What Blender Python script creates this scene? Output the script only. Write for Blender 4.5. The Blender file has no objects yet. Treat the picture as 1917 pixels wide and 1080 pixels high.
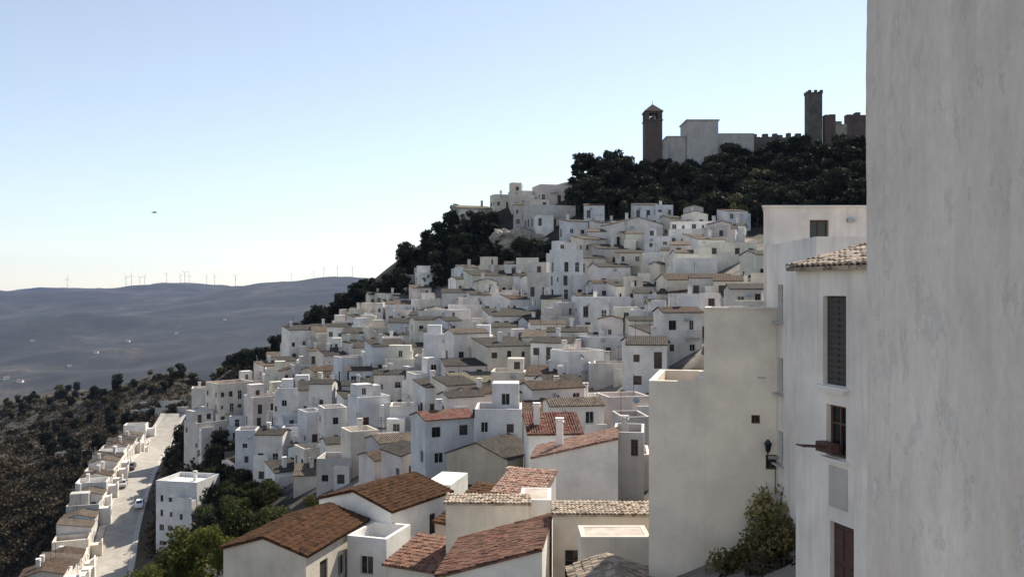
import bpy, math, random
import numpy as np
from mathutils import Vector, Matrix, noise
R = math.radians
random.seed(7); RNG = np.random.default_rng(11)
S = bpy.context.scene
COL = S.collection
F, CX, CY = 1620.0, 958.5, 540.0          # focal length and centre of the photograph in its pixels
def P(px, py, Y): return ((px-CX)/F*Y, Y, -(py-CY)/F*Y)

# ------------------------------------------------------------------ camera, sky, sun
cam_d = bpy.data.cameras.new('camera'); cam = bpy.data.objects.new('camera', cam_d); COL.objects.link(cam)
cam_d.sensor_width = 36; cam_d.lens = 36*F/1917; cam_d.clip_start = .05; cam_d.clip_end = 60000
cam.rotation_euler = (R(90), 0, 0); S.camera = cam
SUN_AZ, SUN_EL = R(36), R(47)
w = bpy.data.worlds.new('World'); S.world = w; w.use_nodes = True
nt = w.node_tree; nt.nodes.clear()
sky = nt.nodes.new('ShaderNodeTexSky'); sky.sky_type = 'NISHITA'; sky.sun_disc = False
sky.sun_elevation = SUN_EL; sky.sun_rotation = SUN_AZ; sky.air_density = 1.0; sky.dust_density = .15; sky.ozone_density = 2; sky.altitude = 0
bg = nt.nodes.new('ShaderNodeBackground'); bg.inputs[1].default_value = .1
ow = nt.nodes.new('ShaderNodeOutputWorld')
hs0 = nt.nodes.new('ShaderNodeHueSaturation'); hs0.inputs['Saturation'].default_value = .66
nt.links.new(sky.outputs[0], hs0.inputs['Color']); nt.links.new(hs0.outputs[0], bg.inputs[0]); nt.links.new(bg.outputs[0], ow.inputs[0])
sd = bpy.data.lights.new('sun', 'SUN'); sun = bpy.data.objects.new('sun', sd); COL.objects.link(sun)
sd.energy = 4.8; sd.angle = R(.53); sd.color = (1, .91, .77)
sv = Vector((math.sin(SUN_AZ)*math.cos(SUN_EL), math.cos(SUN_AZ)*math.cos(SUN_EL), math.sin(SUN_EL)))
sun.rotation_euler = sv.to_track_quat('Z', 'Y').to_euler(); sun.location = (60, 60, 120)
S.view_settings.view_transform = 'Standard'; S.view_settings.look = 'None'
S.view_settings.exposure = 0.64; S.view_settings.gamma = 1
S.cycles.use_denoising = True
S.cycles.max_bounces = 7; S.cycles.diffuse_bounces = 5; S.cycles.volume_bounces = 0

# ------------------------------------------------------------------ materials
def nodes(name):
    m = bpy.data.materials.new(name); m.use_nodes = True
    t = m.node_tree; b = t.nodes['Principled BSDF']
    return m, t, b
def _n(t, kind, **kw):
    n = t.nodes.new(kind)
    for k, v in kw.items():
        if k[0] == '_': n.inputs[k[1:].replace('_', ' ')].default_value = v
        else: setattr(n, k, v)
    return n
def ramp(t, src, stops):
    r = t.nodes.new('ShaderNodeValToRGB'); e = r.color_ramp.elements
    while len(e) < len(stops): e.new(.5)
    for x, (p, c) in zip(e, stops):
        x.position = p; x.color = (*c, 1) if len(c) == 3 else c
    t.links.new(src, r.inputs[0]); return r
def mixc(t, a, b, fac, mode='MIX'):
    m = t.nodes.new('ShaderNodeMix'); m.data_type = 'RGBA'; m.blend_type = mode
    for s, i in ((a, 6), (b, 7)):
        if hasattr(s, 'is_output') or hasattr(s, 'links'): t.links.new(s, m.inputs[i])
        else: m.inputs[i].default_value = (*s, 1)
    if hasattr(fac, 'links'): t.links.new(fac, m.inputs[0])
    else: m.inputs[0].default_value = fac
    return m.outputs[2]
def pos(t, scale=(1, 1, 1), obj=False):
    if obj: o = t.nodes.new('ShaderNodeTexCoord').outputs['Object']
    else: o = t.nodes.new('ShaderNodeNewGeometry').outputs['Position']
    mp = _n(t, 'ShaderNodeMapping', _Scale=scale); t.links.new(o, mp.inputs[0]); return mp.outputs[0]
def noi(t, vec, scale, detail=5, rough=.55):
    n = _n(t, 'ShaderNodeTexNoise', _Scale=scale, _Detail=detail, _Roughness=rough); t.links.new(vec, n.inputs['Vector']); return n.outputs['Fac']
def bump(t, b, h, strength, dist):
    n = _n(t, 'ShaderNodeBump', _Strength=strength, _Distance=dist); t.links.new(h, n.inputs['Height']); t.links.new(n.outputs[0], b.inputs['Normal'])

def plaster(name, c, stain=.35, rough=.9):
    """limewashed wall: uneven wash, rain streaks running down, patches of grey"""
    m, t, b = nodes(name); b.inputs['Roughness'].default_value = rough
    d = tuple(x*.72 for x in c); g = (c[0]*.55, c[1]*.53, c[2]*.5)
    a = ramp(t, noi(t, pos(t), .45, 6, .6), [(.3, d), (.62, c)])
    st = ramp(t, noi(t, pos(t, (2.2, 2.2, .22)), 1.0, 6, .65), [(.5, (0, 0, 0)), (.78, (1, 1, 1))])
    sc = _n(t, 'ShaderNodeMath', operation='MULTIPLY'); t.links.new(st.outputs[0], sc.inputs[0]); sc.inputs[1].default_value = stain
    t.links.new(mixc(t, a.outputs[0], g, sc.outputs[0]), b.inputs['Base Color'])
    bump(t, b, noi(t, pos(t), 5, 6, .6), .35, .05)
    return m
def simple(name, c, c2=None, scale=3, rough=.8, metal=0, bmp=.0, obj=False):
    m, t, b = nodes(name); b.inputs['Roughness'].default_value = rough; b.inputs['Metallic'].default_value = metal
    c2 = c2 or tuple(x*.75 for x in c)
    f = noi(t, pos(t, obj=obj), scale)
    t.links.new(ramp(t, f, [(.32, c2), (.66, c)]).outputs[0], b.inputs['Base Color'])
    if bmp: bump(t, b, f, bmp, .1)
    return m
def tiles(name, c, c2, lichen=(.2, .17, .12), far=True):
    """barrel tiles: rows of ridges down the slope (local x across, y along the slope), each tile its own tone"""
    m, t, b = nodes(name); b.inputs['Roughness'].default_value = .9; b.inputs['Specular IOR Level'].default_value = .15
    o = pos(t, obj=True)
    br = _n(t, 'ShaderNodeTexVoronoi', _Scale=1.0); mp = _n(t, 'ShaderNodeMapping', _Scale=(4.2, 2.6, 2.6)); t.links.new(o, mp.inputs[0]); t.links.new(mp.outputs[0], br.inputs['Vector'])
    sp = t.nodes.new('ShaderNodeSeparateColor'); t.links.new(br.outputs['Color'], sp.inputs[0])
    a = ramp(t, sp.outputs[0], [(.0, c2), (.55, c), (1, tuple(min(1, x*1.45) for x in c))])
    l = ramp(t, noi(t, pos(t), .8, 6, .65), [(.42, (0, 0, 0)), (.68, (1, 1, 1))])
    sc = _n(t, 'ShaderNodeMath', operation='MULTIPLY'); t.links.new(l.outputs[0], sc.inputs[0]); sc.inputs[1].default_value = .55
    t.links.new(mixc(t, a.outputs[0], lichen, sc.outputs[0]), b.inputs['Base Color'])
    if far:
        wv = _n(t, 'ShaderNodeTexWave', wave_type='BANDS', bands_direction='X', _Scale=1.25, _Distortion=.4); t.links.new(o, wv.inputs['Vector'])
        bump(t, b, wv.outputs['Fac'], .8, .12)
    else: bump(t, b, noi(t, o, 18), .3, .02)
    return m
def foliage(name, c, c2, rough=.7, trans=.15):
    m, t, b = nodes(name); b.inputs['Roughness'].default_value = rough
    f = noi(t, pos(t), .9, 4, .6)
    oi = t.nodes.new('ShaderNodeObjectInfo')
    a = ramp(t, f, [(.35, c2), (.65, c)])
    hs = _n(t, 'ShaderNodeHueSaturation'); t.links.new(a.outputs[0], hs.inputs['Color'])
    mr = _n(t, 'ShaderNodeMapRange'); t.links.new(oi.outputs['Random'], mr.inputs[0]); mr.inputs[3].default_value = .6; mr.inputs[4].default_value = 1.75
    t.links.new(mr.outputs[0], hs.inputs['Value'])
    t.links.new(hs.outputs[0], b.inputs['Base Color'])
    b.inputs['Specular IOR Level'].default_value = .06
    if trans:
        tr = t.nodes.new('ShaderNodeBsdfTranslucent'); mx = t.nodes.new('ShaderNodeMixShader'); mx.inputs[0].default_value = trans
        t.links.new(hs.outputs[0], tr.inputs[0]); t.links.new(b.outputs[0], mx.inputs[1]); t.links.new(tr.outputs[0], mx.inputs[2])
        t.links.new(mx.outputs[0], t.nodes['Material Output'].inputs[0])
    return m
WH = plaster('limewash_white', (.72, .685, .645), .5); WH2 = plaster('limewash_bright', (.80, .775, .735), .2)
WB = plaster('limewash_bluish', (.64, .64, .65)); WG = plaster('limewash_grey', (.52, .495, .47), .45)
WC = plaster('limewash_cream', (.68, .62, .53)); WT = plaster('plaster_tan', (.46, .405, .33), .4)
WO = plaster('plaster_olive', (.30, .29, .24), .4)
BEIGE = plaster('plaster_beige', (.86, .775, .66), .12); WR = plaster('render_white', (.84, .78, .72), .65); WP = plaster('limewash_pinkish', (.70, .62, .58), .45); WY = plaster('limewash_yellowish', (.68, .66, .57), .45); WF = plaster('limewash_painted_sun', (.84, .82, .77), .08)  # WF: extra white, sunlight on the chestnut-roofed gable put into the colour
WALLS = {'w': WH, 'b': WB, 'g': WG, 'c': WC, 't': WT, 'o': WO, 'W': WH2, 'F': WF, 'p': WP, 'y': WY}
WORD = {'w': 'white', 'b': 'bluish white', 'g': 'pale grey', 'c': 'cream', 't': 'tan', 'o': 'olive grey', 'W': 'bright white', 'F': 'sunlight-toned white', 'p': 'faintly pink', 'y': 'yellowish white'}
T_BR = tiles('tiles_brown', (.085, .055, .04), (.04, .03, .024), (.12, .10, .075)); T_DK = tiles('tiles_dark', (.06, .052, .046), (.03, .027, .025), (.085, .078, .066))
T_RD = tiles('tiles_red', (.16, .062, .05), (.10, .04, .033)); T_PK = tiles('tiles_pink', (.22, .13, .10), (.12, .07, .055), (.2, .17, .14))
T_TN = tiles('tiles_tan', (.12, .094, .072), (.06, .048, .04), (.16, .14, .12)); T_OL = tiles('tiles_olive', (.16, .145, .10), (.09, .08, .06), (.2, .19, .15))
N_BR = tiles('near_tiles_brown', (.085, .040, .021), (.040, .021, .013), (.105, .062, .028), far=False)
N_RD = tiles('near_tiles_red', (.19, .095, .068), (.075, .042, .034), (.24, .17, .12), far=False)
N_PK = tiles('near_tiles_pink', (.30, .18, .14), (.17, .095, .075), (.30, .24, .19), far=False)
N_TN = tiles('near_tiles_tan', (.33, .26, .2), (.13, .10, .08), (.42, .38, .32), far=False)
ROOFM = {'br': T_BR, 'dk': T_DK, 'rd': T_RD, 'pk': T_PK, 'tn': T_TN, 'ol': T_OL, 'nbr': N_BR, 'nrd': N_RD, 'npk': N_PK, 'ntn': N_TN}
RWORD = {'br': 'brown', 'dk': 'dark', 'rd': 'red', 'pk': 'pinkish', 'tn': 'tan', 'ol': 'olive brown', 'nbr': 'brown', 'nrd': 'reddish brown', 'npk': 'pink', 'ntn': 'pale speckled'}
FLOORM = simple('terrace_floor', (.50, .44, .38), (.34, .28, .24), 1.2); FLOORW = simple('terrace_white', (.78, .77, .74), (.68, .66, .62), 1.2)
FLOORR = simple('terrace_red', (.34, .17, .12), (.22, .12, .09), 1.2)
m, t, b = nodes('window_glass'); b.inputs['Base Color'].default_value = (.012, .014, .017, 1); b.inputs['Roughness'].default_value = .12; GLASS = m
FRAME_W = simple('frame_white', (.6, .6, .58)); FRAME_B = simple('frame_brown', (.10, .055, .035), rough=.6); WOOD = simple('door_wood', (.085, .035, .028), (.05, .022, .02), 8, .6)
SHUT = simple('shutter_dark', (.06, .052, .048), (.04, .035, .03), 10, .6)
METAL = simple('iron_dark', (.05, .05, .052), rough=.5, metal=.6); STEEL = simple('steel_grey', (.4, .41, .42), rough=.4, metal=.7)
CONC = simple('concrete', (.42, .40, .37), (.30, .28, .26), 1.5, bmp=.2)
STONE = simple('castle_stone', (.13, .115, .10), (.06, .053, .048), .5, .95, bmp=.6); BRICK = simple('church_brick', (.115, .082, .072), (.075, .06, .055), .5, .95, bmp=.5)
CHWALL = plaster('church_wall', (.46, .44, .42), .55)
ROCK = simple('cliff_rock', (.36, .33, .28), (.16, .145, .125), .35, .95, bmp=.8)
BARK = simple('bark', (.075, .055, .042), (.04, .03, .024), 4, .95)
PINE = foliage('pine_needles', (.030, .034, .020), (.014, .017, .011)); OLIVE = foliage('olive_leaves', (.10, .095, .045), (.05, .05, .026))
GREEN = foliage('broad_leaves', (.060, .070, .022), (.025, .032, .013), trans=.25); LIME = foliage('light_leaves', (.13, .135, .032), (.07, .078, .02), trans=.3)
SCRUB = foliage('scrub_leaves', (.060, .047, .030), (.03, .025, .017)); DRY = foliage('dry_leaves', (.07, .053, .034), (.042, .032, .022)); COURT = foliage('court_leaves', (.24, .20, .085), (.11, .10, .045))

# ------------------------------------------------------------------ object helpers
def tag(o, label=None, cat=None, group=None, kind=None):
    for k, v in (('label', label), ('category', cat), ('group', group), ('kind', kind)):
        if v: o[k] = v
    return o
def empty(name, loc, rz=0, label=None, cat=None, group=None):
    o = bpy.data.objects.new(name, None); COL.objects.link(o); o.location = loc; o.rotation_euler = (0, 0, rz); o.empty_display_size = .5
    return tag(o, label, cat, group)
def link(name, me, parent=None, loc=(0, 0, 0), rz=0):
    o = bpy.data.objects.new(name, me); COL.objects.link(o); o.location = loc; o.rotation_euler = (0, 0, rz)
    if parent: o.parent = parent
    return o
class MB:
    def __init__(s): s.v, s.f, s.m = [], [], []
    def face(s, pts, mi=0):
        i = len(s.v); s.v += [tuple(p) for p in pts]; s.f.append(tuple(range(i, i+len(pts)))); s.m.append(mi)
    def box(s, x0, x1, y0, y1, z0, z1, mi=0):
        a = [(x0, y0, z0), (x1, y0, z0), (x1, y1, z0), (x0, y1, z0), (x0, y0, z1), (x1, y0, z1), (x1, y1, z1), (x0, y1, z1)]
        for q in ((0, 1, 5, 4), (1, 2, 6, 5), (2, 3, 7, 6), (3, 0, 4, 7), (4, 5, 6, 7), (3, 2, 1, 0)): s.face([a[k] for k in q], mi)
    def prism(s, pts, z0, z1, mi=0):
        n = len(pts)
        for i in range(n):
            a, c = pts[i], pts[(i+1) % n]; s.face([(*a, z0), (*c, z0), (*c, z1), (*a, z1)], mi)
        s.face([(*p, z1) for p in pts], mi); s.face([(*p, z0) for p in reversed(pts)], mi)
    def tube(s, p, q, r0, r1=None, n=8, mi=0):
        r1 = r0 if r1 is None else r1
        p, q = Vector(p), Vector(q); d = (q-p).normalized(); u = d.orthogonal().normalized(); v = d.cross(u); i = len(s.v)
        for c, r in ((p, r0), (q, r1)):
            for k in range(n):
                a = 2*math.pi*k/n; s.v.append(tuple(c+u*math.cos(a)*r+v*math.sin(a)*r))
        for k in range(n):
            s.f.append((i+k, i+(k+1) % n, i+n+(k+1) % n, i+n+k)); s.m.append(mi)
        s.f.append(tuple(i+n+k for k in range(n))); s.m.append(mi); s.f.append(tuple(i+k for k in reversed(range(n)))); s.m.append(mi)
    def slab(s, q, t, mi=0):
        """four corners (counter-clockwise from above) thickened downwards by t"""
        q = [Vector(p) for p in q]; lo = [p-Vector((0, 0, t)) for p in q]
        s.face(q, mi); s.face(lo[::-1], mi)
        for i in range(4): j = (i+1) % 4; s.face([lo[i], lo[j], q[j], q[i]], mi)
    def mesh(s, name, mats, smooth=False):
        me = bpy.data.meshes.new(name); me.from_pydata(s.v, [], s.f)
        for x in mats: me.materials.append(x)
        me.polygons.foreach_set('material_index', s.m)
        if smooth: me.polygons.foreach_set('use_smooth', [True]*len(s.f))
        me.update(); return me
    def build(s, name, mats, parent=None, loc=(0, 0, 0), rz=0, smooth=False):
        return link(name, s.mesh(name, mats if isinstance(mats, (list, tuple)) else [mats], smooth), parent, loc, rz)

# ------------------------------------------------------------------ terrain
GC = []   # ground points seen in the photograph: pixel and distance
def g(*a): GC.extend(P(*x) for x in a)
g((1280,1078,36.5),(1450,985,36.5),(1400,1085,31),(1215,1090,38),(1150,1105,44),(1030,1110,46),(900,1110,52))
g((850,905,84),(1000,800,104),(1150,745,112),(720,925,92),(600,985,84))
g((1000,720,130),(1150,640,150),(1300,655,112),(1000,600,176),(1150,560,176),(1350,545,150),(1350,475,176),(1100,468,207),(1250,458,203),(1000,522,203))
g((880,562,207),(850,720,142),(850,820,108),(700,905,108),(700,780,142),(700,680,178),(750,600,213),(600,652,228),(600,760,172),(600,880,132),(480,908,150),(400,842,190),(450,745,216),(520,690,228))
g((1100,395,228),(1230,318,252),(1400,296,256),(1560,276,246),(1500,420,205),(1300,400,222),(1400,350,236),(1200,370,236),(960,474,224),(960,420,238),(1080,340,250),(860,425,244),(800,500,246),(880,500,226),(730,545,256),(640,582,262),(560,638,268),(610,598,264),(510,664,270),(690,550,258),(760,470,262))
g((455,672,320),(330,698,420),(150,728,520),(0,755,600),(-200,770,640),(320,788,320),(260,860,244),(200,1000,187),(190,1080,166),(330,1012,166),(50,900,262),(50,1050,212),(-150,900,285),(-200,1080,220),(400,1000,124),(450,960,128),(280,1080,124),(400,1085,92),(430,1100,62),(250,780,350),(150,800,360),(60,800,400),(420,800,260))
g((1090,1010,66),(1200,1010,66),(1150,900,82))
GC += [(0,0,-9),(-12,0,-13),(6,0,-8.5),(0,20,-13.5),(9,22,-8.5),(14,22,-7),(22,30,-6),(-16,24,-19),(-40,10,-30),(-14,52,-21),(-4,46,-17),(-10,62,-20.5),(30,10,-3),(24,45,-6),(30,70,-3),(-70,40,-42),(-110,90,-55),
       (45,110,0),(60,160,12),(100,180,22),(100,240,40),(60,330,10),(100,330,20),(30,340,5),(-10,310,-12),(-30,330,-32),(-70,345,-45),(-100,420,-72),(-150,520,-100),(-250,640,-135),(-400,700,-160),(160,250,45),(160,80,10),(-330,300,-110),(-330,180,-115),(-200,110,-85),(0,480,-60),(120,480,-30),(-350,450,-110)]
GC = np.array(GC, float)
def _phi(d2): return .5*d2*np.log(np.maximum(d2, 1e-12))
_p = GC[:, :2]/100; _k = len(_p)
_A = np.zeros((_k+3, _k+3)); _d = ((_p[:, None]-_p[None])**2).sum(2)
_A[:_k, :_k] = _phi(_d)+np.eye(_k)*.004; _A[:_k, _k] = 1; _A[:_k, _k+1:] = _p; _A[_k, :_k] = 1; _A[_k+1:, :_k] = _p.T
_w = np.linalg.solve(_A, np.concatenate([GC[:, 2], np.zeros(3)]))
def tps(X, Y):
    q = np.stack([X, Y], -1).reshape(-1, 2)/100; out = np.empty(len(q))
    for i in range(0, len(q), 8000):
        c = q[i:i+8000]; out[i:i+8000] = _phi(((c[:, None]-_p[None])**2).sum(2))@_w[:_k]+_w[_k]+c@_w[_k+1:]
    return out.reshape(np.shape(X))
_G = RNG.random((256, 256))
def vnoise(x, y):
    xi, yi = np.floor(x).astype(int), np.floor(y).astype(int); fx, fy = x-xi, y-yi; fx, fy = fx*fx*(3-2*fx), fy*fy*(3-2*fy)
    a = lambda i, j: _G[(xi+i) % 256, (yi+j) % 256]
    return (a(0,0)*(1-fx)+a(1,0)*fx)*(1-fy)+(a(0,1)*(1-fx)+a(1,1)*fx)*fy
def fbm(x, y, o=5, r=.5):
    s, a, n = 0, 1, 0
    for k in range(o): s = s+a*(vnoise(x*2**k+17*k, y*2**k+31*k)-.5); n += a; a *= r
    return s/n*2
def sm(a, b, x): x = np.clip((x-a)/(b-a), 0, 1); return x*x*(3-2*x)
def hfar(X, Y):
    D = np.hypot(X, Y)
    z = -330+60*fbm(X/900, Y/900, 6)
    base = sm(1800, 7600, Y+.15*X)
    z = z+base*(345+75*fbm(X/1500+3, Y/2600, 6)) + 95*np.exp(-(((X+1350)/900)**2+((Y-6900)/1100)**2)) - 45*np.exp(-(((X+2350)/400)**2+((Y-7600)/1500)**2))
    z += 95*np.exp(-(((X+600)/700)**2+((Y-3300)/700)**2)) + 60*np.exp(-(((X+2300)/900)**2+((Y-4600)/420)**2))
    z += 22*fbm(X/330, Y/330, 4)*sm(900, 2500, D)
    z = z-sm(8000, 8900, Y)*260
    return z+np.exp(-((Y-9650)/300)**2)*(262+70*fbm(X/1300+9, Y/4000, 4))
GX0, GX1, GY0, GY1, GS = -480.0, 220.0, -30.0, 700.0, 2.5
gx = np.arange(GX0, GX1+.1, GS); gy = np.arange(GY0, GY1+.1, GS)
XX, YY = np.meshgrid(gx, gy)
HZ = tps(XX, YY)
edge = np.minimum(np.minimum(XX-GX0, GX1-XX), GY1-YY)
HZ = HZ+.9*fbm(XX/14, YY/14, 5)*sm(90, 220, np.hypot(XX, YY))
bl = 1-sm(0, 60, edge); HZ = HZ*(1-bl)+hfar(XX, YY)*bl
def H(x, y):
    x = np.clip((np.asarray(x, float)-GX0)/GS, 0, len(gx)-1.001); y = np.clip((np.asarray(y, float)-GY0)/GS, 0, len(gy)-1.001)
    i, j = np.floor(x).astype(int), np.floor(y).astype(int); fx, fy = x-i, y-j
    return (HZ[j, i]*(1-fx)+HZ[j, i+1]*fx)*(1-fy)+(HZ[j+1, i]*(1-fx)+HZ[j+1, i+1]*fx)*fy
def h1(x, y): return float(H(x, y))
_MY = np.concatenate([np.arange(24, 330, .5), np.arange(330, 690, 2)])
def hit(px, py, y0=24):
    X = (px-CX)/F*_MY; Z = -(py-CY)/F*_MY
    k = np.nonzero((Z <= H(X, _MY)) & (_MY >= y0) & (X > GX0) & (X < GX1))[0]
    if not len(k): return None
    return float(X[k[0]]), float(_MY[k[0]]), h1(X[k[0]], _MY[k[0]])

def inpoly(x, y, poly):
    r = False; n = len(poly)
    for i in range(n):
        (x1, y1), (x2, y2) = poly[i], poly[(i+1) % n]
        if (y1 > y) != (y2 > y) and x < (x2-x1)*(y-y1)/(y2-y1)+x1: r = not r
    return r
TOWN_PX = [(375,800),(430,760),(490,722),(545,672),(640,600),(700,570),(880,515),(990,500),(1045,460),(1060,415),(1240,410),(1390,425),(1440,480),(1440,640),(1215,700),(1215,830),(1000,830),(840,900),(590,915),(445,905),(445,845),(370,835)]
twx = np.array([hit(a, min(c+6, 1075))[:2] for a, c in TOWN_PX])

def gridmesh(name, xs, ys, Z, mat, attr=None, drop=None):
    nx, ny = len(xs), len(ys); X, Y = np.meshgrid(xs, ys)
    co = np.stack([X, Y, Z], -1).reshape(-1, 3)
    i = np.arange(nx*ny).reshape(ny, nx); f = np.stack([i[:-1, :-1], i[:-1, 1:], i[1:, 1:], i[1:, :-1]], -1).reshape(-1, 4)
    if drop is not None: f = f[~drop[:-1, :-1].reshape(-1)]
    me = bpy.data.meshes.new(name); me.vertices.add(len(co)); me.vertices.foreach_set('co', co.ravel())
    me.loops.add(f.size); me.loops.foreach_set('vertex_index', f.ravel().astype(np.int32))
    me.polygons.add(len(f)); me.polygons.foreach_set('loop_start', np.arange(0, f.size, 4, dtype=np.int32)); me.polygons.foreach_set('use_smooth', np.ones(len(f), bool))
    me.update(); me.validate(); me.materials.append(mat)
    if attr is not None:
        a = me.attributes.new('town', 'FLOAT', 'POINT'); a.data.foreach_set('value', attr.ravel().astype(np.float32))
    return link(name, me)
# town mask on the terrain grid: paved lanes between the houses
mask = np.zeros_like(HZ)
pl = [tuple(p) for p in twx]
for j in range(len(gy)):
    if 70 < gy[j] < 250:
        for i in range(len(gx)):
            if -130 < gx[i] < 80 and inpoly(gx[i], gy[j], pl): mask[j, i] = 1
mask[(XX > -22) & (XX < 30) & (YY > -30) & (YY < 75)] = .8
m, t, b = nodes('hillside'); b.inputs['Roughness'].default_value = .95
f1 = noi(t, pos(t), .035, 8, .62); f2 = noi(t, pos(t), .35, 6, .65)
c1 = ramp(t, f1, [(.34, (.022, .021, .014)), (.5, (.042, .034, .023)), (.62, (.066, .05, .034)), (.75, (.11, .088, .062))])
c2 = ramp(t, f2, [(.35, (.45, .45, .45)), (.65, (1.15, 1.15, 1.15))])
at = _n(t, 'ShaderNodeAttribute', attribute_name='town')
gr = ramp(t, f2, [(.35, (.12, .105, .09)), (.65, (.24, .215, .19))])
t.links.new(mixc(t, mixc(t, c1.outputs[0], c2.outputs[0], 1, 'MULTIPLY'), gr.outputs[0], at.outputs['Fac']), b.inputs['Base Color'])
bump(t, b, f2, .6, .5); GROUND = m
tag(gridmesh('ground', gx, gy, HZ, GROUND, mask), kind='structure')
m, t, b = nodes('far_hills'); b.inputs['Roughness'].default_value = 1
f1 = noi(t, pos(t), .0022, 9, .62); f2 = noi(t, pos(t, (1, .55, 1)), .010, 7, .7); f3 = noi(t, pos(t), .06, 4, .7)
c1 = ramp(t, f1, [(.38, (.004, .006, .004)), (.49, (.009, .011, .008)), (.56, (.024, .022, .017)), (.66, (.055, .05, .042))])
c2 = ramp(t, f2, [(.40, (.3, .33, .3)), (.5, (.8, .8, .8)), (.60, (1.5, 1.42, 1.3))]); c3 = ramp(t, f3, [(.42, (.5, .5, .5)), (.6, (1.2, 1.2, 1.2))])
t.links.new(mixc(t, mixc(t, c1.outputs[0], c2.outputs[0], 1, 'MULTIPLY'), c3.outputs[0], 1, 'MULTIPLY'), b.inputs['Base Color']); FARM = m
fx = np.arange(-7000, 7001, 50.); fy = np.arange(-200, 10001, 50.)
FX, FY = np.meshgrid(fx, fy); FZ = hfar(FX, FY)
inside = (FX > GX0+60) & (FX < GX1-60) & (FY < GY1-60) & (FY > -120)
FZ = np.where((FX > GX0-60) & (FX < GX1+60) & (FY < GY1+60), np.minimum(FZ, -200)-40, FZ)
tag(gridmesh('hills', fx, fy, FZ, FARM, drop=inside), kind='structure')
def hitfar(px, py):
    Ys = np.arange(1000, 9500, 10.); X = (px-CX)/F*Ys; Z = -(py-CY)/F*Ys; k = np.nonzero(Z <= hfar(X, Ys))[0]
    return None if not len(k) else (float(X[k[0]]), float(Ys[k[0]]), float(hfar(X[k[0]], Ys[k[0]])))

# ------------------------------------------------------------------ houses
_wm = {}
def window_mesh(kind, w, h):
    k = (kind, round(w, 2), round(h, 2))
    if k in _wm: return _wm[k]
    b = MB(); w, h = k[1], k[2]; t = .07 if kind != 'plain' else .05
    if kind == 'shut':
        b.box(-w/2, w/2, -.05, 0, 0, h, 0)
        for i in range(int(h/.16)): b.box(-w/2+.06, w/2-.06, -.075, -.05, .05+i*.16, .14+i*.16, 0)
        b.box(-.012, .012, -.08, -.05, .02, h-.02, 0); me = b.mesh('window', [SHUT])
    elif kind == 'door':
        b.box(-w/2, w/2, -.06, 0, 0, h, 0)
        for sx in (-1, 1):
            for z0, z1 in ((.12, .48), (.54, .92)): b.box(sx*w*.25-w*.17, sx*w*.25+w*.17, -.085, -.06, h*z0, h*z1, 0)
        me = b.mesh('door', [WOOD])
    else:
        fr = FRAME_B if kind == 'brown' else FRAME_W
        b.face([(-w/2, 0, 0), (w/2, 0, 0), (w/2, 0, h), (-w/2, 0, h)], 1)
        for a in ((-w/2, -w/2+t, 0, h), (w/2-t, w/2, 0, h), (-w/2+t, w/2-t, 0, t), (-w/2+t, w/2-t, h-t, h), (-t*.4, t*.4, t, h-t)): b.box(a[0], a[1], -.05, -.004, a[2], a[3], 0)
        if h > 1.3: b.box(-w/2+t, -t*.4, -.045, -.004, h*.62, h*.62+.05, 0); b.box(t*.4, w/2-t, -.045, -.004, h*.62, h*.62+.05, 0)
        me = b.mesh('window', [fr, GLASS])
    _wm[k] = me; return me
def facade(mb, o, d, L, z0, z1, ops, dep, mi=0):
    """a wall from o along d, with openings (u0,u1,v0,v1) cut right through and their reveals"""
    inx, iny = -d[1], d[0]
    us = sorted({0, L, *[x for a in ops for x in a[:2]]}); vs = sorted({z0, z1, *[x for a in ops for x in a[2:]]})
    q = lambda u, v, e=0: (o[0]+d[0]*u+inx*e, o[1]+d[1]*u+iny*e, v)
    for i in range(len(us)-1):
        for j in range(len(vs)-1):
            cu, cv = (us[i]+us[i+1])/2, (vs[j]+vs[j+1])/2
            if any(a[0] < cu < a[1] and a[2] < cv < a[3] for a in ops): continue
            mb.face([q(us[i], vs[j]), q(us[i+1], vs[j]), q(us[i+1], vs[j+1]), q(us[i], vs[j+1])], mi)
    for u0, u1, v0, v1 in ops:
        mb.face([q(u0, v0), q(u1, v0), q(u1, v0, dep), q(u0, v0, dep)], mi); mb.face([q(u0, v1, dep), q(u1, v1, dep), q(u1, v1), q(u0, v1)], mi)
        mb.face([q(u0, v0), q(u0, v0, dep), q(u0, v1, dep), q(u0, v1)], mi); mb.face([q(u1, v0, dep), q(u1, v0), q(u1, v1), q(u1, v1, dep)], mi)
def openings(L, h, rnd, dens=1.0, z0=0, door=False, style=None):
    """storeys of windows: (u0,u1,v0,v1,kind)"""
    out = []; n = max(1, int((L-.6)/1.9)); fl = max(1, int((h+.3)/2.75)); sp = L/n
    tall = rnd.random() < .45 if style is None else style == 'tall'
    for k in range(fl):
        for i in range(n):
            if rnd.random() > .93*dens: continue
            c = sp*(i+.5)+rnd.uniform(-.25, .25); v0 = z0+k*2.75
            if door and k == 0 and rnd.random() < .4: ww, v0, hh, kd = 1.0, v0+.05, 2.1, 'door'
            elif tall and rnd.random() < .7: ww, v0, hh, kd = .95, v0+.25, 2.0, rnd.choice(['shut', 'brown', 'plain'])
            else: ww, v0, hh, kd = rnd.choice([.6, .75, .9, 1.0]), v0+1.0, rnd.choice([.9, 1.1, 1.25]), rnd.choice(['plain', 'brown', 'shut', 'plain'])
            if v0+hh > z0+h-.2 or c-ww/2 < .25 or c+ww/2 > L-.25: continue
            out.append((c-ww/2, c+ww/2, v0, v0+hh, kd))
    return out
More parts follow.
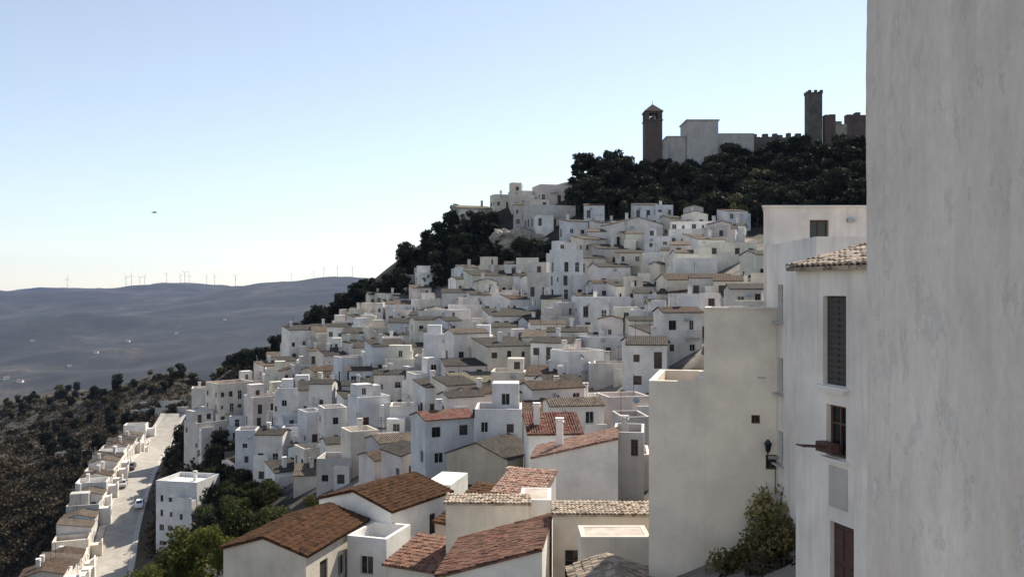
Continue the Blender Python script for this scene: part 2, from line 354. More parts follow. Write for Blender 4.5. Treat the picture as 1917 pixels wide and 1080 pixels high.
def put_openings(root, o, d, ops, dep):
    rz = math.atan2(d[1], d[0])
    for u0, u1, v0, v1, kd in ops:
        u = (u0+u1)/2; e = dep-.002
        link('door' if kd == 'door' else 'window', window_mesh(kd, u1-u0, v1-v0), root, (o[0]+d[0]*u-d[1]*e, o[1]+d[1]*u+d[0]*e, v0), rz)
def tile_plane(name, mat, parent, origin, rz, W, L, pitch, sk=0., near=True):
    """one tiled slope; origin = middle of its eave, rises along local +y; real barrel tiles when near"""
    b = MB(); cp = math.cos(pitch)
    if near:
        step, row = .22, .36; nx, ny = max(2, int(W/step)), max(2, int(L/row)); SUB = 6; xs = []
        for i in range(nx):
            for k in range(SUB): xs.append((i+k/SUB)*W/nx-W/2)
        xs.append(W/2); prof = [.055*abs(math.sin(math.pi*k/SUB)) for k in range(SUB)]
        rr = random.Random(int(W*97+L*31)); jit = [[rr.uniform(-.022, .022) for _ in range(nx+1)] for _ in range(ny)]
        for j in range(ny):
            y0, y1 = j*L/ny, (j+1)*L/ny+.03; i0 = len(b.v)
            for yy, dz in ((y0, .045), (y1, .01)):
                for i, x in enumerate(xs):
                    jj = jit[j][min(i//SUB, nx)]; b.v.append((x, yy, prof[i % SUB]+dz+jj))
            for i, x in enumerate(xs): b.v.append((x, y0, prof[i % SUB]-.02))
            n = len(xs)
            for i in range(n-1):
                b.f.append((i0+i, i0+i+1, i0+n+i+1, i0+n+i)); b.m.append(0)
                b.f.append((i0+2*n+i, i0+2*n+i+1, i0+i+1, i0+i)); b.m.append(0)
        b.box(-W/2, W/2, 0, L, -.13, -.021, 0)
    else: b.box(-W/2, W/2, 0, L, -.12, 0, 0)
    o = b.build(name, mat, parent, origin, 0); o.rotation_euler = Matrix.Rotation(rz, 3, 'Z').to_quaternion().to_euler()
    o.rotation_euler = (pitch, 0, rz); return o
HOUSES = []
def house(loc, yaw, w, d, h, roof='f', wall='w', rm='br', dens=1.0, rise=None, near=False, chim=None, label=None, seed=0, pw=.85, floor=None, ops=None, sides=True, found=5.0, style=None, group=None, name='house', cat='house', extra=None):
    """front face at local y=0 facing -y, walls part, roof part, every window and door a part"""
    rnd = random.Random(seed*7919+13)
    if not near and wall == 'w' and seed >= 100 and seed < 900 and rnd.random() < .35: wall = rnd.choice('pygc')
    root = empty(name, loc, yaw); WM = WALLS.get(wall, wall); dep = .16
    mb = MB(); z0 = -found
    top = {'f': h, 'g': h, 'G': h, 'L': h, 's': h, 'h': h}[roof]
    rise = rise if rise is not None else {'g': .27*d/2, 'G': .26*w/2, 'L': .26*w, 's': .17*d, 'f': 0, 'h': .3*w/2}[roof]
    fo = openings(w, h-(.9 if roof == 'f' else .3), rnd, dens, 0, True, style) if ops is None else [(c-ww/2+w/2, c+ww/2+w/2, z, z+hh, k) for c, z, ww, hh, k in ops.get('front', [])]
    if ops is None: ro, lo = (openings(d, h-1, rnd, dens*.6), openings(d, h-1, rnd, dens*.6)) if sides else ([], [])
    else: ro, lo = ([(c-ww/2, c+ww/2, z, z+hh, k) for c, z, ww, hh, k in ops.get(s, [])] for s in ('right', 'left'))
    sidesl = [((-w/2, 0), (1, 0), w, fo), ((w/2, 0), (0, 1), d, ro), ((w/2, d), (-1, 0), w, []), ((-w/2, d), (0, -1), d, lo)]
    for o, dd, L, op in sidesl:
        facade(mb, o, dd, L, z0, h, [x[:4] for x in op], dep); put_openings(root, o, dd, op, dep)
    if roof == 'f':
        t = .24; ph = min(pw, h*.5)
        a, c, e, f = (-w/2, 0), (w/2, 0), (w/2, d), (-w/2, d); ai, ci, ei, fi = (-w/2+t, t), (w/2-t, t), (w/2-t, d-t), (-w/2+t, d-t)
        for p, q, pi, qi in ((a, c, ai, ci), (c, e, ci, ei), (e, f, ei, fi), (f, a, fi, ai)):
            mb.face([(*p, h), (*q, h), (*qi, h), (*pi, h)]); mb.face([(*qi, h), (*qi, h-ph), (*pi, h-ph), (*pi, h)])
        fb = MB(); fb.box(-w/2+t, w/2-t, t, d-t, h-ph-.2, h-ph); fb.build('roof', floor or rnd.choice([FLOORM, FLOORM, FLOORR, FLOORW]), root)
        if rnd.random() < .4 and w > 5 and not near:
            sb = MB(); x = rnd.uniform(-w/4, w/4); sb.box(x-1.2, x+1.2, d*.45, d-.3, h-ph+.003, h+1.5); sb.build('stair_hut', WM, root)
    else:
        ov = .22; pk = 'nbr' if near else None; rmat = ROOFM[rm]
        if roof == 'g':
            p = math.atan2(rise, d/2); L = (d/2+ov)/math.cos(p); ez = h-ov*math.tan(p)+.125/math.cos(p)
            tile_plane('roof', rmat, root, (0, -ov, ez), 0, w+.3, L, p, near=near); tile_plane('roof', rmat, root, (0, d+ov, ez), math.pi, w+.3, L, p, near=near)
            for s in (-1, 1):
                q = [(s*w/2, 0, h), (s*w/2, d, h), (s*w/2, d/2, h+rise)]; mb.face(q if s > 0 else q[::-1])
        elif roof in 'Gh':
            p = math.atan2(rise, w/2); L = (w/2+ov)/math.cos(p); ez = h-ov*math.tan(p)+.125/math.cos(p)
            tile_plane('roof', rmat, root, (w/2+ov, d/2, ez), math.pi/2, d+.3, L, p, near=near); tile_plane('roof', rmat, root, (-w/2-ov, d/2, ez), -math.pi/2, d+.3, L, p, near=near)
            mb.face([(-w/2, 0, h), (w/2, 0, h), (0, 0, h+rise)]); mb.face([(w/2, d, h), (-w/2, d, h), (0, d, h+rise)])
        elif roof == 'L':      # one slope falling to the left
            p = math.atan2(rise, w); L = (w+ov)/math.cos(p); ez = h-ov*math.tan(p)+.125/math.cos(p)
            tile_plane('roof', rmat, root, (-w/2-ov, d/2, ez), -math.pi/2, d+.3, L, p, near=near)
            mb.face([(-w/2, 0, h), (w/2, 0, h), (w/2, 0, h+rise)]); mb.face([(w/2, d, h), (-w/2, d, h), (w/2, d, h+rise)]); mb.face([(w/2, 0, h), (w/2, d, h), (w/2, d, h+rise), (w/2, 0, h+rise)])
        elif roof == 's':      # one slope falling to the front
            p = math.atan2(rise, d); L = (d+ov)/math.cos(p); ez = h-ov*math.tan(p)+.125/math.cos(p)
            tile_plane('roof', rmat, root, (0, -ov, ez), 0, w+.3, L, p, near=near)
            mb.face([(w/2, d, h), (-w/2, d, h), (-w/2, d, h+rise), (w/2, d, h+rise)])
            mb.face([(w/2, 0, h), (w/2, d, h), (w/2, d, h+rise)]); mb.face([(-w/2, d, h), (-w/2, 0, h), (-w/2, d, h+rise)])
    if ops is None and not near and w > 4.2 and rnd.random() < .62:
        # a built-on annex at one front corner: its own walls, flat top with a low kerb
        aw, ad_, ah = w*rnd.uniform(.34, .55), rnd.uniform(1.1, 2.4), h*rnd.uniform(.35, .8); x = rnd.choice([-1, 1])*(w/2-aw/2-.05); a_ = MB()
        op = openings(aw, ah-.2, rnd, 1.0)
        for o_, d_, L_, p_ in (((x-aw/2, -ad_), (1, 0), aw, op), ((x+aw/2, -ad_), (0, 1), ad_-.003, []), ((x-aw/2, -.003), (0, -1), ad_-.003, [])):
            facade(a_, o_, d_, L_, z0, ah, [q_[:4] for q_ in p_], dep); put_openings(root, o_, d_, p_, dep)
        a_.face([(x-aw/2, -ad_, ah), (x+aw/2, -ad_, ah), (x+aw/2, -.003, ah), (x-aw/2, -.003, ah)]); a_.box(x-aw/2, x+aw/2, -ad_, -ad_+.18, ah+.003, ah+rnd.uniform(.3, .9)); a_.build('annex', rnd.choice([WM, WH2, WH]), root)
    if roof == 'f' and not near and w > 4.5 and rnd.random() < .45:
        uw, ud, uh = w*rnd.uniform(.4, .65), d*rnd.uniform(.4, .6), rnd.uniform(1.6, 2.5); x = rnd.choice([-1, 1])*(w/2-uw/2-.3); a_ = MB(); op = openings(uw, uh+.6, rnd, 1.0, h-ph)
        facade(a_, (x-uw/2, d-ud-.3), (1, 0), uw, h-ph+.003, h+uh, [q_[:4] for q_ in op], dep); put_openings(root, (x-uw/2, d-ud-.3), (1, 0), op, dep)
        for o_, d_, L_ in (((x+uw/2, d-ud-.3), (0, 1), ud), ((x+uw/2, d-.3), (-1, 0), uw), ((x-uw/2, d-.3), (0, -1), ud)): facade(a_, o_, d_, L_, h-ph+.003, h+uh, [], dep)
        a_.face([(x-uw/2, d-ud-.3, h+uh), (x+uw/2, d-ud-.3, h+uh), (x+uw/2, d-.3, h+uh), (x-uw/2, d-.3, h+uh)]); a_.build('upper_storey', WM, root)
    if ops is None and rnd.random() < .3:
        dm = MB(); x, z = rnd.uniform(-w/3, w/3), h*.86; c_ = Vector((x, -.35, z)); n_ = Vector((rnd.uniform(-.5, .5), -1, .5)).normalized(); u_ = n_.orthogonal().normalized(); v_ = n_.cross(u_)
        rim = [c_+u_*math.cos(k*.7854)*.38+v_*math.sin(k*.7854)*.38 for k in range(8)]
        for k in range(8): dm.face([rim[k], rim[(k+1) % 8], c_-n_*.1])
        dm.tube(c_-n_*.1, (x, .0, z-.1), .02, n=4); dm.build('satellite_dish', STEEL, root)
    if chim is None: chim = rnd.random() < .55
    if chim:
        cb = MB(); x, y = rnd.uniform(-w/3, w/3), rnd.uniform(d*.3, d*.8); zt = h+rise+rnd.uniform(.7, 1.2)
        cb.box(x-.28, x+.28, y-.28, y+.28, h-1, zt); cb.box(x-.36, x+.36, y-.36, y+.36, zt+.003, zt+.1)
        for a in (-.2, .2): cb.box(x+a-.06, x+a+.06, y-.2, y+.2, zt+.103, zt+.3)
        cb.box(x-.36, x+.36, y-.36, y+.36, zt+.303, zt+.36); cb.build('chimney', WH2 if rnd.random() < .6 else WM, root)
    if rnd.random() < .5 and not near:
        ab = MB(); x, y = rnd.uniform(-w/3, w/3), d*.6; ab.tube((x, y, h-1), (x, y, h+rise+2.2), .025, n=5)
        for k in range(4): ab.tube((x-.5+.05*k, y, h+rise+1.5+.2*k), (x+.5-.05*k, y, h+rise+1.5+.2*k), .015, n=4)
        ab.build('antenna', METAL, root)
    if ops is None and rnd.random() < .35 and h > 5 and w > 4:
        bb = MB(); x = rnd.uniform(-w/4, w/4); z = 2.75
        bb.box(x-1, x+1, -.7, -.003, z-.14, z)
        for k in range(11): bb.tube((x-.97+k*.194, -.66, z), (x-.97+k*.194, -.66, z+.9), .015, n=4)
        bb.box(x-1, x+1, -.69, -.64, z+.9, z+.95); bb.build('balcony', [CONC], root)
    mb.build('wall', WM, root)
    st = max(1, round(h/2.9)); nw = len(fo)
    HOUSES.append(dict(o=root, wall=wall, roof=roof, rm=rm, st=st, nw=nw, w=w, h=h, label=label, floor=floor))
    if group: root['group'] = group
    return root
PLACED = []      # (x, y, r) of houses for spacing
_seed = [100]
def town(x0, x1, yt, yb, roof='f', wall='w', rm='br', rel=0, dens=1.0, dk=None, Y=None, **kw):
    if x1-x0 > 68 and roof == 'f' and x0 < 1000:      # wide fronts are really two or three houses wall to wall
        xm_ = x0+(x1-x0)*(.42 if int(x0) % 2 else .57); e_ = 9 if int(yt) % 2 else -7
        town(x0, xm_, yt, yb, 'f', wall, rm, rel, **kw); return town(xm_+1, x1, yt+e_, yb+2, 'g' if int(x1) % 3 == 0 else 'f', 'w' if wall != 'w' else 'c', 'dk', rel-4, **kw)
    """a house whose front spans x0..x1 and yt..yb in the photograph, standing on the hillside there"""
    pc = (x0+x1)/2; _seed[0] += 1; rel = rel*1.9+9
    if Y is None:
        q = hit(pc, yb); Y = q[1] if q else 200
    X = (pc-CX)/F*Y; zb = -(yb-CY)/F*Y; zt = -(yt-CY)/F*Y
    zg = min(h1(X, Y), zb); h = zt-zg; wd = (x1-x0)/F*Y/math.cos(R(rel)); d = dk or min(max(wd*.8, 4.5), 8)
    yaw = -math.atan((pc-CX)/F)+R(rel)
    PLACED.append((X-math.sin(yaw)*d/2, Y+math.cos(yaw)*d/2, (wd+d)/4))
    return house((X, Y, zg), yaw, wd, d, h, roof, wall, rm, dens, seed=_seed[0], **kw)
#    x0   x1   yt  yb  roof wall tiles yaw
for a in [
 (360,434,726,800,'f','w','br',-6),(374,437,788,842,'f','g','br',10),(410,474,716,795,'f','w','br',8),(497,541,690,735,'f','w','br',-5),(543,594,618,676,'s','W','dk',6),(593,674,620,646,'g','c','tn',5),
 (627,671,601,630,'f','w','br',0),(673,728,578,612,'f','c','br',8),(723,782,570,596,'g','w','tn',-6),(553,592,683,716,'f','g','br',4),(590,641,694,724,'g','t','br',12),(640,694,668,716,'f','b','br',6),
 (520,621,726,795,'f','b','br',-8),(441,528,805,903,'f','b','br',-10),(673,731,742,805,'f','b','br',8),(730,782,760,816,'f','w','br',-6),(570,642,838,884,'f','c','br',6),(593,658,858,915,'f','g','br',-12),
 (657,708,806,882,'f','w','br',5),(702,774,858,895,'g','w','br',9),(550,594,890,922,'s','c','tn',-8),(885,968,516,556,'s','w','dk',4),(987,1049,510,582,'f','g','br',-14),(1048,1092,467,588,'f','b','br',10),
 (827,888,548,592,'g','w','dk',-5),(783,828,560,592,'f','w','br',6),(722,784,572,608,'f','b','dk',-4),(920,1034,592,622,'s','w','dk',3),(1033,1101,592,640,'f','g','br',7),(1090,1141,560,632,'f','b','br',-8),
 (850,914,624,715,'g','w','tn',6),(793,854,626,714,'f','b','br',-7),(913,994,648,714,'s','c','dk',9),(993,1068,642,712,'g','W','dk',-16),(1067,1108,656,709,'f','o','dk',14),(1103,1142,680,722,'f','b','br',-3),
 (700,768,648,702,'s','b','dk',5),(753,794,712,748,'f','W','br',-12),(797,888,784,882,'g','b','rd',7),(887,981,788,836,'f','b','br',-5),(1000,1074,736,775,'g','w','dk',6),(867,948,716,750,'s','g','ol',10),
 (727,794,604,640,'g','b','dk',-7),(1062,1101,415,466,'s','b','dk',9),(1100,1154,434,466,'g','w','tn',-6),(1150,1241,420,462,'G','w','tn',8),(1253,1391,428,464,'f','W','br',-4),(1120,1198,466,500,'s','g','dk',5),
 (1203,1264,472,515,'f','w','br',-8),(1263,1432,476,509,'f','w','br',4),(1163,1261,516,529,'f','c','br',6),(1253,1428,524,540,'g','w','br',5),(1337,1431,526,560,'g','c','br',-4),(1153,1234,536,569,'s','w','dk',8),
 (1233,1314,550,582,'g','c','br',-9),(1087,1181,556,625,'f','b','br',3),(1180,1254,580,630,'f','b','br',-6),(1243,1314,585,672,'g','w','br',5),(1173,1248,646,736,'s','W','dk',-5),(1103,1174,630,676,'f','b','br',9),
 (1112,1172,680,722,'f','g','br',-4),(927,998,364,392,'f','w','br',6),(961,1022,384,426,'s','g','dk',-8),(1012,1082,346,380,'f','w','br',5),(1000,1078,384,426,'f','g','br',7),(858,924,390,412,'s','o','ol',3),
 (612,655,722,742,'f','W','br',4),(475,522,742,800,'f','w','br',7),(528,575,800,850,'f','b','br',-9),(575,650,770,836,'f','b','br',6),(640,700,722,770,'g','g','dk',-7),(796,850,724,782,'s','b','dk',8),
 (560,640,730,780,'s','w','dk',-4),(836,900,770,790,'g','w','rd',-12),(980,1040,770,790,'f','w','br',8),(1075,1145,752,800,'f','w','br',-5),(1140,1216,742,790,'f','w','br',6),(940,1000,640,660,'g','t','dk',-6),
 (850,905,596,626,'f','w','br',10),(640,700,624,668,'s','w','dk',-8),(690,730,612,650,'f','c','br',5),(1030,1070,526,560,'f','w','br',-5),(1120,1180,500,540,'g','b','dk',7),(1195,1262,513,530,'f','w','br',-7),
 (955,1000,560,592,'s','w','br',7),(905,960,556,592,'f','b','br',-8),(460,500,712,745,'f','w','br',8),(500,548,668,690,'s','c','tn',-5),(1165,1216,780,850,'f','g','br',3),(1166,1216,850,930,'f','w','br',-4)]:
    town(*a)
FLAT_OK = []
# the rest of the hillside town, packed between the houses above
rr = random.Random(21)
xs_, ys_ = [p[0] for p in pl], [p[1] for p in pl]; n_extra = 0
for k in range(6000):
    x, y = rr.uniform(min(xs_), max(xs_)), rr.uniform(min(ys_), max(ys_))
    if not inpoly(x, y, pl) or n_extra > 185: continue
    wd, d = rr.uniform(3.6, 6.8), rr.uniform(3.8, 5.6); r = (wd+d)/4
    if any((x-a)**2+(y-c)**2 < (.74*(r+q))**2 for a, c, q in PLACED): continue
    z = min(h1(x, y), h1(x-2, y-3), h1(x+2, y-3)); h = rr.choice([3.4, 4.6, 5.6, 6.2])
    PLACED.append((x, y, r)); n_extra += 1; _seed[0] += 1
    yaw = -math.atan2(x, y)+R(rr.uniform(-10, 34))
    house((x+math.sin(yaw)*d/2, y-math.cos(yaw)*d/2, z), yaw, wd, d, h, rr.choice('ffffgggssG'), rr.choice('wwwbbgcWyp'), rr.choice(['br', 'dk', 'dk', 'dk', 'tn']), seed=_seed[0])
print('houses', len(HOUSES), 'extra', n_extra)

# ------------------------------------------------------------------ the near houses under the camera
house((-14.9, 52, -21), R(-15.7), 5.6, 8.3, 5.15, 'G', 'c', 'nbr', rise=.85, near=True, chim=False, seed=1, label='cream house with rusty brown tiled roof at the bottom edge, gable facing the viewer',
      ops=dict(front=[(.4, 2.6, .8, 1.1, 'brown')], right=[(2.2, 2.4, 1.0, 1.9, 'shut'), (4.6, 2.6, .9, 1.3, 'plain'), (6.6, 2.6, .9, 1.3, 'shut')]))
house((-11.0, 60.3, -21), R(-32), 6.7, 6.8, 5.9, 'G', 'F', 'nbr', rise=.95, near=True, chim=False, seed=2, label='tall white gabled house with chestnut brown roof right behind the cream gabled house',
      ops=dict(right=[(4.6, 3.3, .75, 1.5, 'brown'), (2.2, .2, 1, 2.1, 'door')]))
house((-9.3, 55.4, -20.5), R(-18), 2.8, 3.6, 4.6, 'f', 'W', near=True, chim=False, seed=3, floor=FLOORW, label='small white terrace annex with iron railing between the two brown roofed houses',
      ops=dict(front=[(0, 2.2, .9, 1.2, 'plain')], right=[(1.8, .4, .9, 2.0, 'shut')]))
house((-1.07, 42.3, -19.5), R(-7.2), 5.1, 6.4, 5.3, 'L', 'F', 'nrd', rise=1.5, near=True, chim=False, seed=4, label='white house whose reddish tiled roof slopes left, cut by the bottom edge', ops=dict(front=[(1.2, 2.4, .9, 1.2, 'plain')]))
house(P(912, 1030, 52)[:2]+(-19,), R(-3), 5.0, 1.5, 6.05, 's', 'c', 'ntn', rise=.12, near=True, chim=False, seed=5, label='cream blank walled house behind the reddish roof that slopes left', ops={})
house(P(1002, 1030, 52.3)[:2]+(-19,), R(-3), 1.9, 3.2, 6.25, 'f', 'w', near=True, chim=False, pw=.02, seed=55, label='narrow white pier house between the cream blank wall and the speckled tile terrace', ops={}, floor=FLOORM)
house(P(1128, 1030, 46)[:2]+(-18,), R(-2), 5.2, 2.0, 5.95, 's', 'c', 'ntn', rise=.12, near=True, chim=False, seed=6, label='low house under a pale speckled tile roof beside the tall beige wall', ops=dict(front=[(-1.5, 2.5, 1.0, 1.6, 'brown')]))
house(P(1153, 1030, 41)[:2]+(-17.5,), R(0), 3.3, 2.0, 5.75, 'f', 'c', near=True, chim=False, pw=.02, seed=7, floor=FLOORM, label='cream flat roofed block in front of the speckled tile roof', ops=dict(front=[(-.9, 3.4, .6, .9, 'brown')]))
house(P(1158, 1090, 35)[:2]+(-17.05,), R(2), 3.2, 3.4, 4.6, 'G', 'w', 'ntn', rise=.55, near=True, chim=False, seed=8, label='little house with a low tan tiled gable at the foot of the beige wall', ops={})
house((5.15, 70.4, -18.5), R(-7), 6.9, 5.2, 4.6, 'L', 'W', 'npk', rise=1.7, near=True, chim=True, seed=9, label='large white blank walled house with a pink tiled roof sloping left', ops=dict())
house((9.9, 73.5, -18.5), R(-9), 2.6, 5, 6.3, 'f', 'g', near=True, chim=True, seed=10, floor=FLOORM, label='grey flat roofed strip house right of the pink roofed house', ops=dict(front=[(.5, 4.3, .6, 1.4, 'brown')]))
house(P(1040, 850, 80)[:2]+(-18.5,), R(4), 5.0, 5, 5.0, 's', 'W', 'rd', rise=1.2, near=True, chim=True, seed=11, label='house with dark red tiles rising just behind the pink roof', ops={})
house(P(892, 860, 84)[:2]+(-20.5,), R(-30), 7.0, 6, 4.2, 'G', 't', 'dk', rise=1.3, near=False, chim=False, seed=12, label='tan gabled shed with a dark mossy roof in front of the red roofed house', ops={})
house(P(858, 985, 58)[:2]+(-20,), R(-32), 3.8, 4.5, 4.1, 'g', 't', 'nbr', near=True, chim=False, seed=13, label='low tan house with dark brown tiles right of the chestnut roof', ops={})
house(P(915, 935, 67)[:2]+(-20,), R(-28), 4.6, 4.4, 3.6, 'g', 't', 'nbr', near=True, chim=True, seed=14, label='low house with a long brown tiled roof below the tan gabled shed', ops={})
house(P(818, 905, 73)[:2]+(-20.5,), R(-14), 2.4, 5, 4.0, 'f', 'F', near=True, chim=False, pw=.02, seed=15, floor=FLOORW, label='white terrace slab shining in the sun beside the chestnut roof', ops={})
house(P(965, 905, 60)[:2]+(-19.5,), R(-20), 3.4, 4, 5.2, 's', 'w', 'npk', rise=.9, near=True, chim=False, seed=16, label='narrow white house with a sloped pink roof left of the large blank wall', ops={})
house(P(770, 1050, 51)[:2]+(-20.5,), R(-25), 3.6, 4, 4.0, 's', 'c', 'nrd', rise=.7, near=True, chim=False, seed=17, label='low cream outhouse with a red tiled lean-to roof between two near roofs', ops={})
house(P(330, 1000, 163)[:2]+(-49.5,), R(-12), 8.6, 8, 13.2, 'f', 'b', dens=1.25, chim=True, seed=18, label='lone three-storey pale house standing among trees beside the road', floor=FLOORW)

# ------------------------------------------------------------------ beige building, white buildings on the right
def polybuilding(name, foot, z0, z1, par, mat, floor, label, cat='building', ops=(), caps=None):
    """footprint counter-clockwise seen from above; ops = {edge: [(u,z,w,h,kind)]}"""
    root = empty(name, (foot[0][0], foot[0][1], z0), 0, label, cat); mb = MB(); o0 = foot[0]
    fp = [(x-o0[0], y-o0[1]) for x, y in foot]; n = len(fp); c = (sum(p[0] for p in fp)/n, sum(p[1] for p in fp)/n)
    H_ = z1-z0; ins = []
    for i in range(n):
        a, p, q = fp[i-1], fp[i], fp[(i+1) % n]; u = Vector((p[0]-a[0], p[1]-a[1])).normalized(); v = Vector((q[0]-p[0], q[1]-p[1])).normalized()
        n1, n2 = Vector((-u.y, u.x)), Vector((-v.y, v.x)); k = (n1+n2)/(1+n1.dot(n2))*.28; ins.append((p[0]+k.x, p[1]+k.y))
    for i in range(n):
        p, q = fp[i], fp[(i+1) % n]; L = math.hypot(q[0]-p[0], q[1]-p[1]); d = ((q[0]-p[0])/L, (q[1]-p[1])/L)
        op = [(u-ww/2, u+ww/2, z-z0, z-z0+hh, k) for u, z, ww, hh, k in dict(ops).get(i, [])]
        facade(mb, p, d, L, 0, H_, [x[:4] for x in op], .2); put_openings(root, p, d, op, .2)
        pi, qi = ins[i], ins[(i+1) % n]
        if par:
            mb.face([(*p, H_), (*q, H_), (*qi, H_), (*pi, H_)]); mb.face([(*qi, H_), (*qi, H_-par), (*pi, H_-par), (*pi, H_)])
    mb.build('wall', mat, root)
    if par:
        fb = MB(); fb.prism(ins, H_-par-.2, H_-par); fb.build('roof', floor, root)
    return root
XD = 8.15
lowD = polybuilding('beige_building', [(5.85,37.0),(8.1,36.5),(9.3,41.6),(7.2,42.1)], -15, -3.93, 1.0, BEIGE, FLOORM, 'lower beige block with walled roof terrace, left end of the tall blank wall')
D = polybuilding('beige_building', [(8.103,36.5),(11.05,36.1),(12.4,42),(9.303,41.6)], -15, -.86, .6, BEIGE, FLOORM, 'tall beige building with a blank wall, tiny dark windows and a wall lantern',
    ops={0: [(2.12, -5.65, .36, .36, 'brown'), (2.75, -7.55, .45, .62, 'brown')]})
cp = MB(); cp.prism([(8.0,36.4),(11.15,35.98),(11.15,36.36),(8.3,36.77)], 14.143, 14.21); cp.build('coping', WH2, D, (-8.103, -36.5, 0))
vb = MB(); vb.box(2.15, 2.5, -.36, -.27, 11.25, 11.31); vb.build('vent', FRAME_W, D)
# lantern on an iron bracket
lt = empty('wall_lantern', (10.62, 36.13, -6.9), R(-8), 'black iron wall lantern fixed to the beige blank wall', 'lantern')
b = MB(); b.tube((0, .01, .1), (0, -.42, .12), .022); b.tube((0, .01, -.25), (0, -.36, .1), .015); b.build('bracket', METAL, lt)
b = MB(); b.tube((0, -.42, .1), (0, -.42, .2), .05, .05); b.tube((0, -.42, .5), (0, -.42, .68), .17, .03, 6); b.build('cap', METAL, lt)
b = MB(); b.tube((0, -.42, .18), (0, -.42, .5), .09, .15, 6); b.build('glass', GLASS, lt)
mbx = empty('meter_box', (10.85, 36.02, -6.95), R(-8), 'small grey meter box with cables below the wall lantern', 'meter box')
b = MB(); b.box(-.2, .2, -.14, .002, -.12, .0, 0); b.build('box', STEEL, mbx); b = MB(); b.tube((.1, -.03, -.12), (.1, -.03, -1.6), .02); b.build('cable', METAL, mbx)
# C: tall white building behind, upper storey set back over a terrace
C = polybuilding('white_building', [(10.9,31.0),(20,31.0),(20,37.9),(11.12,37.9)], -13, 1.86, 1.0, WR, FLOORM, 'tall white building with a set back upper storey above the beige wall',
    ops={3: [(2.3, -1.35, .75, 1.5, 'plain'), (2.3, -4.3, .75, 1.45, 'plain'), (2.3, -7.2, .75, 1.35, 'plain')]})
b = MB(); uf = [(.12, 6.91), (9.1, 6.91), (9.1, 13), (2.02, 13)]; wo = [(2.02, 2.86, 15.12, 16.0)]
for k in range(4):
    a, c = uf[k], uf[(k+1) % 4]; L = math.hypot(c[0]-a[0], c[1]-a[1]); facade(b, a, ((c[0]-a[0])/L, (c[1]-a[1])/L), L, 12.2, 16.55, wo if k == 0 else [], .2)
b.face([(*p, 16.55) for p in uf]); b.build('upper_storey', WR, C)
put_openings(C, (.12, 6.91), (1, 0), [(*wo[0], 'brown')], .2)
b = MB(); b.prism([(.02, 6.8), (9.2, 6.8), (9.2, 13.1), (1.98, 13.1)], 16.553, 16.63); b.build('cornice', WH2, C)
b = MB(); b.box(3.75, 4.05, 6.68, 6.906, 15.9, 16.05); b.build('lamp', STEEL, C)
for z in (-1.35, -4.3, -7.2):
    b = MB(); b.box(-.16, -.003, -.5, .5, -.1, -.02); b.build('sill', WG, C, (.115, 4.6, z+13), R(2))
# B: nearest white building, facade turned to the left
u = Vector((.84, -2.6)).normalized(); nrm = Vector((-u.y, u.x))       # along the facade towards the viewer; into the building
p0 = Vector((8.2, 25.0)); p1 = p0+u*8.0; q1 = p1+nrm*6; q0 = p0+nrm*6
Bops = {0: [(1.68, -2.62, .95, 2.42, 'shut'), (1.75, -4.55, .8, 1.4, 'brown'), (1.98, -8.5, .95, 2.2, 'door'), (4.6, -2.6, .95, 2.3, 'shut'), (4.6, -5.2, .95, 1.3, 'shut')]}
B = polybuilding('white_building', [tuple(p0), tuple(p1), tuple(q1), tuple(q0)], -14, .64, 0, WR, FLOORM, 'nearest white rendered building with shuttered window, red door and tiled eave', ops=Bops)
def onB(u_, out, z): v = p0+u*u_-nrm*out-p0; return (v.x, v.y, z+14)
rzB = math.atan2(u.y, u.x)
for uu, z, wd in ((1.68, -2.62, 1.25), (1.75, -4.55, 1.0)):
    b = MB(); b.box(-wd/2, wd/2, -.17, -.003, -.1, -.015)
    if wd > 1.1: b.box(-wd/2+.15, wd/2-.15, -.12, -.003, -.2, -.103)
    b.build('sill', WH2, B, onB(uu, 0, z), rzB)
b = MB(); b.box(-.36, .36, -.03, -.003, -1.35, -.25); b.build('panel', WG, B, onB(1.85, 0, -4.55), rzB)
tile_plane('roof', N_TN, B, onB(3.98, .3, .62), rzB, 8.1, 6.3, R(13.5), near=True)
b = MB()
for s, yy in ((0, 0),): b.face([(*(Vector((0, 0))), 14.64), (*(nrm*6), 14.64), (*(nrm*6), 14.64+1.4)])
b.face([(*(u*8+nrm*6), 14.64), (*(u*8), 14.64), (*(u*8+nrm*6), 16.04)]); b.face([(*(nrm*6), 14.64), (*(u*8+nrm*6), 14.64), (*(u*8+nrm*6), 16.04), (*(nrm*6), 16.04)])
b.build('gable', WR, B)
pb = empty('window_box', tuple(p0+u*1.6-nrm*.0)+(-4.42,), rzB, 'brown window box with a drying rail on the sill of the lower window', 'window box')
b = MB(); b.box(-.32, .32, -.3, -.02, 0, .26); b.build('planter', WOOD, pb); b = MB(); b.tube((-.1, -.28, .15), (-.12, -1.0, .22), .025); b.tube((.1, -.28, .15), (.08, -1.0, .22), .025); b.tube((-.2, -1.0, .22), (.15, -1.0, .22), .025); b.build('rail', WOOD, pb)
